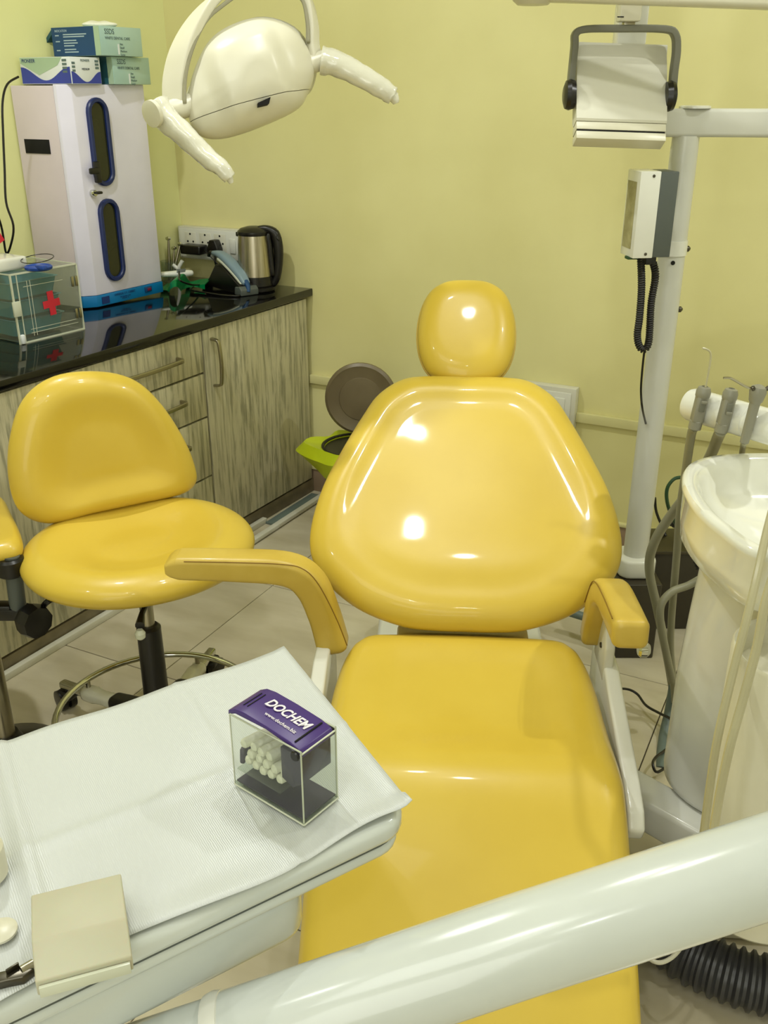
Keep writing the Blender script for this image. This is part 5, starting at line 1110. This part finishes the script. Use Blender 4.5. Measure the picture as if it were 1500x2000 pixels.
# clear plastic block box on the sheet
b4 = [onz(60, 1748, ZS + 0.030), onz(236, 1705, ZS + 0.030), onz(268, 1828, ZS + 0.022), onz(95, 1897, ZS + 0.022)]
bb = thing('plastic_instrument_box', 'translucent beige plastic box with sloping front on the white sheet', 'box', (b4[0] + b4[2]) / 2 - UP * 0.03)
ex4 = (b4[1] - b4[0]); ex4.z = 0; wx = ex4.length; ex4 = ex4.normalized(); ey4 = V((-ex4.y, ex4.x, 0))
if ey4.dot(b4[3] - b4[0]) > 0: ey4 = -ey4
dd4 = -(b4[3] - b4[0]).dot(ey4)
BT4 = frame(V((b4[0].x, b4[0].y, ZS)), ex4, -ey4, UP)   # x right, y toward the camera, z up (left-handed is fine: normals are recalculated)
M['milky'] = glass_mat('milky_beige_plastic', (224, 222, 200), film=0, filmc=(206, 202, 170))
M['milky'] = mat('milky_beige_plastic', (208, 206, 180), 0.5, c2=(200, 197, 170), scale=12, sss=0.3)
M['milky'].node_tree.nodes['Principled BSDF'].inputs['Transmission Weight'].default_value = 0.25
sec = [(0, 0), (0, 0.030), (dd4 * 0.66, 0.030), (dd4 * 0.90, 0.017), (dd4, 0.015), (dd4, 0)]
TT4 = BT4 @ frame(V((0, 0, 0)), V((0, 1, 0)), V((0, 0, 1)), V((1, 0, 0)))
prism('box_shell', sec, 0.0, wx, M['milky'], bb, TT4, bev=0.0015)
box('inner_strip', (wx / 2, dd4 * 0.80, 0.009), (wx - 0.006, 0.010, 0.010), M['cream'], bb, BT4, 0.001)
box('front_lip', (wx / 2, dd4 + 0.002, 0.006), (wx - 0.004, 0.003, 0.010), M['acredge'], bb, BT4, 0.0005)
box('base_strip', (wx / 2, dd4 * 0.5, 0.0020), (wx - 0.004, dd4 - 0.006, 0.003), M['cream'], bb, BT4, 0.0005)
# steel matrix retainer at lower left
mr = thing('steel_matrix_retainer', 'small steel dental band retainer lying at the lower left corner of the sheet', 'dental tool', onz(35, 1905, ZS))
tube('knurled_knob', [onz(42, 1898, ZS + 0.006), onz(66, 1884, ZS + 0.006)], 0.0046, M['steel'], mr, 14)
tube('screw_shaft', [onz(26, 1904, ZS + 0.006), onz(44, 1897, ZS + 0.006)], 0.0022, M['chrome'], mr, 10)
prism('retainer_body', [(0, 0), (0.012, 0.003), (0.018, 0.011), (0.006, 0.012), (-0.014, 0.006), (-0.012, -0.004)], 0, 0.008, M['gunmetal'], mr, frame(onz(14, 1930, ZS + 0.0005), RH, FH, UP), bev=0.001)
box('retainer_plate', (0, 0, 0), (0.010, 0.0016, 0.012), M['gunmetal'], mr, frame(onz(26, 1898, ZS + 0.0066), (RH * 0.7 + FH * 0.7).normalized(), (FH * 0.7 - RH * 0.7).normalized(), UP), 0.0004)
# cut-off items at the left edge
jr_ = thing('cream_jar', 'cream plastic jar cut off by the left edge, on the white sheet', 'jar', onz(-18, 1700, ZS))
lathe('jar_body', [(0.018, 0), (0.0195, 0.002), (0.0195, 0.030), (0.017, 0.033), (0.002, 0.034)], Matrix.Translation(onz(-30, 1712, ZS)), M['cream'], jr_, 28)
tag(lathe('small_lid', [(0.012, 0.0), (0.013, 0.001), (0.013, 0.003), (0.011, 0.004)], Matrix.Translation(onz(2, 1822, ZS)), M['cream'], None, 24), 'small round pale disc at the left edge of the sheet, below the jar', 'lid')

# foreground arm
fa_ = thing('delivery_arm', 'thick white enamelled arm crossing the bottom foreground diagonally', 'arm', (0.0, 0.62, 0.6))
def fp(x, y, dep): r = ray(x, y); return EYE + r * dep
a1, a2_, a3 = fp(437, 2040, 0.80), fp(1010, 1848, 0.80), fp(1640, 1645, 0.80)
adir = (a3 - a1).normalized()
mesh('arm_tube', *sweep_rect_g([a1 + adir * 0.004, a2_, a3], UP, 0.079, 0.079, rnd=0.46, seg=8), M['traywhite'], fa_, angle=60)
lathe('ring', [(0.037, -0.009), (0.0415, -0.007), (0.043, 0.0), (0.0415, 0.007), (0.037, 0.009)], axis_T(a1, adir), M['white'], fa_, 40)
mesh('arm_knuckle', *sweep_rect_g([a1 - adir * 0.006, a1 - adir * 0.16 , a1 - adir * 0.30 + UP * 0.0], UP, 0.076, 0.076, rnd=0.46, seg=8), M['traywhite'], fa_, angle=60)
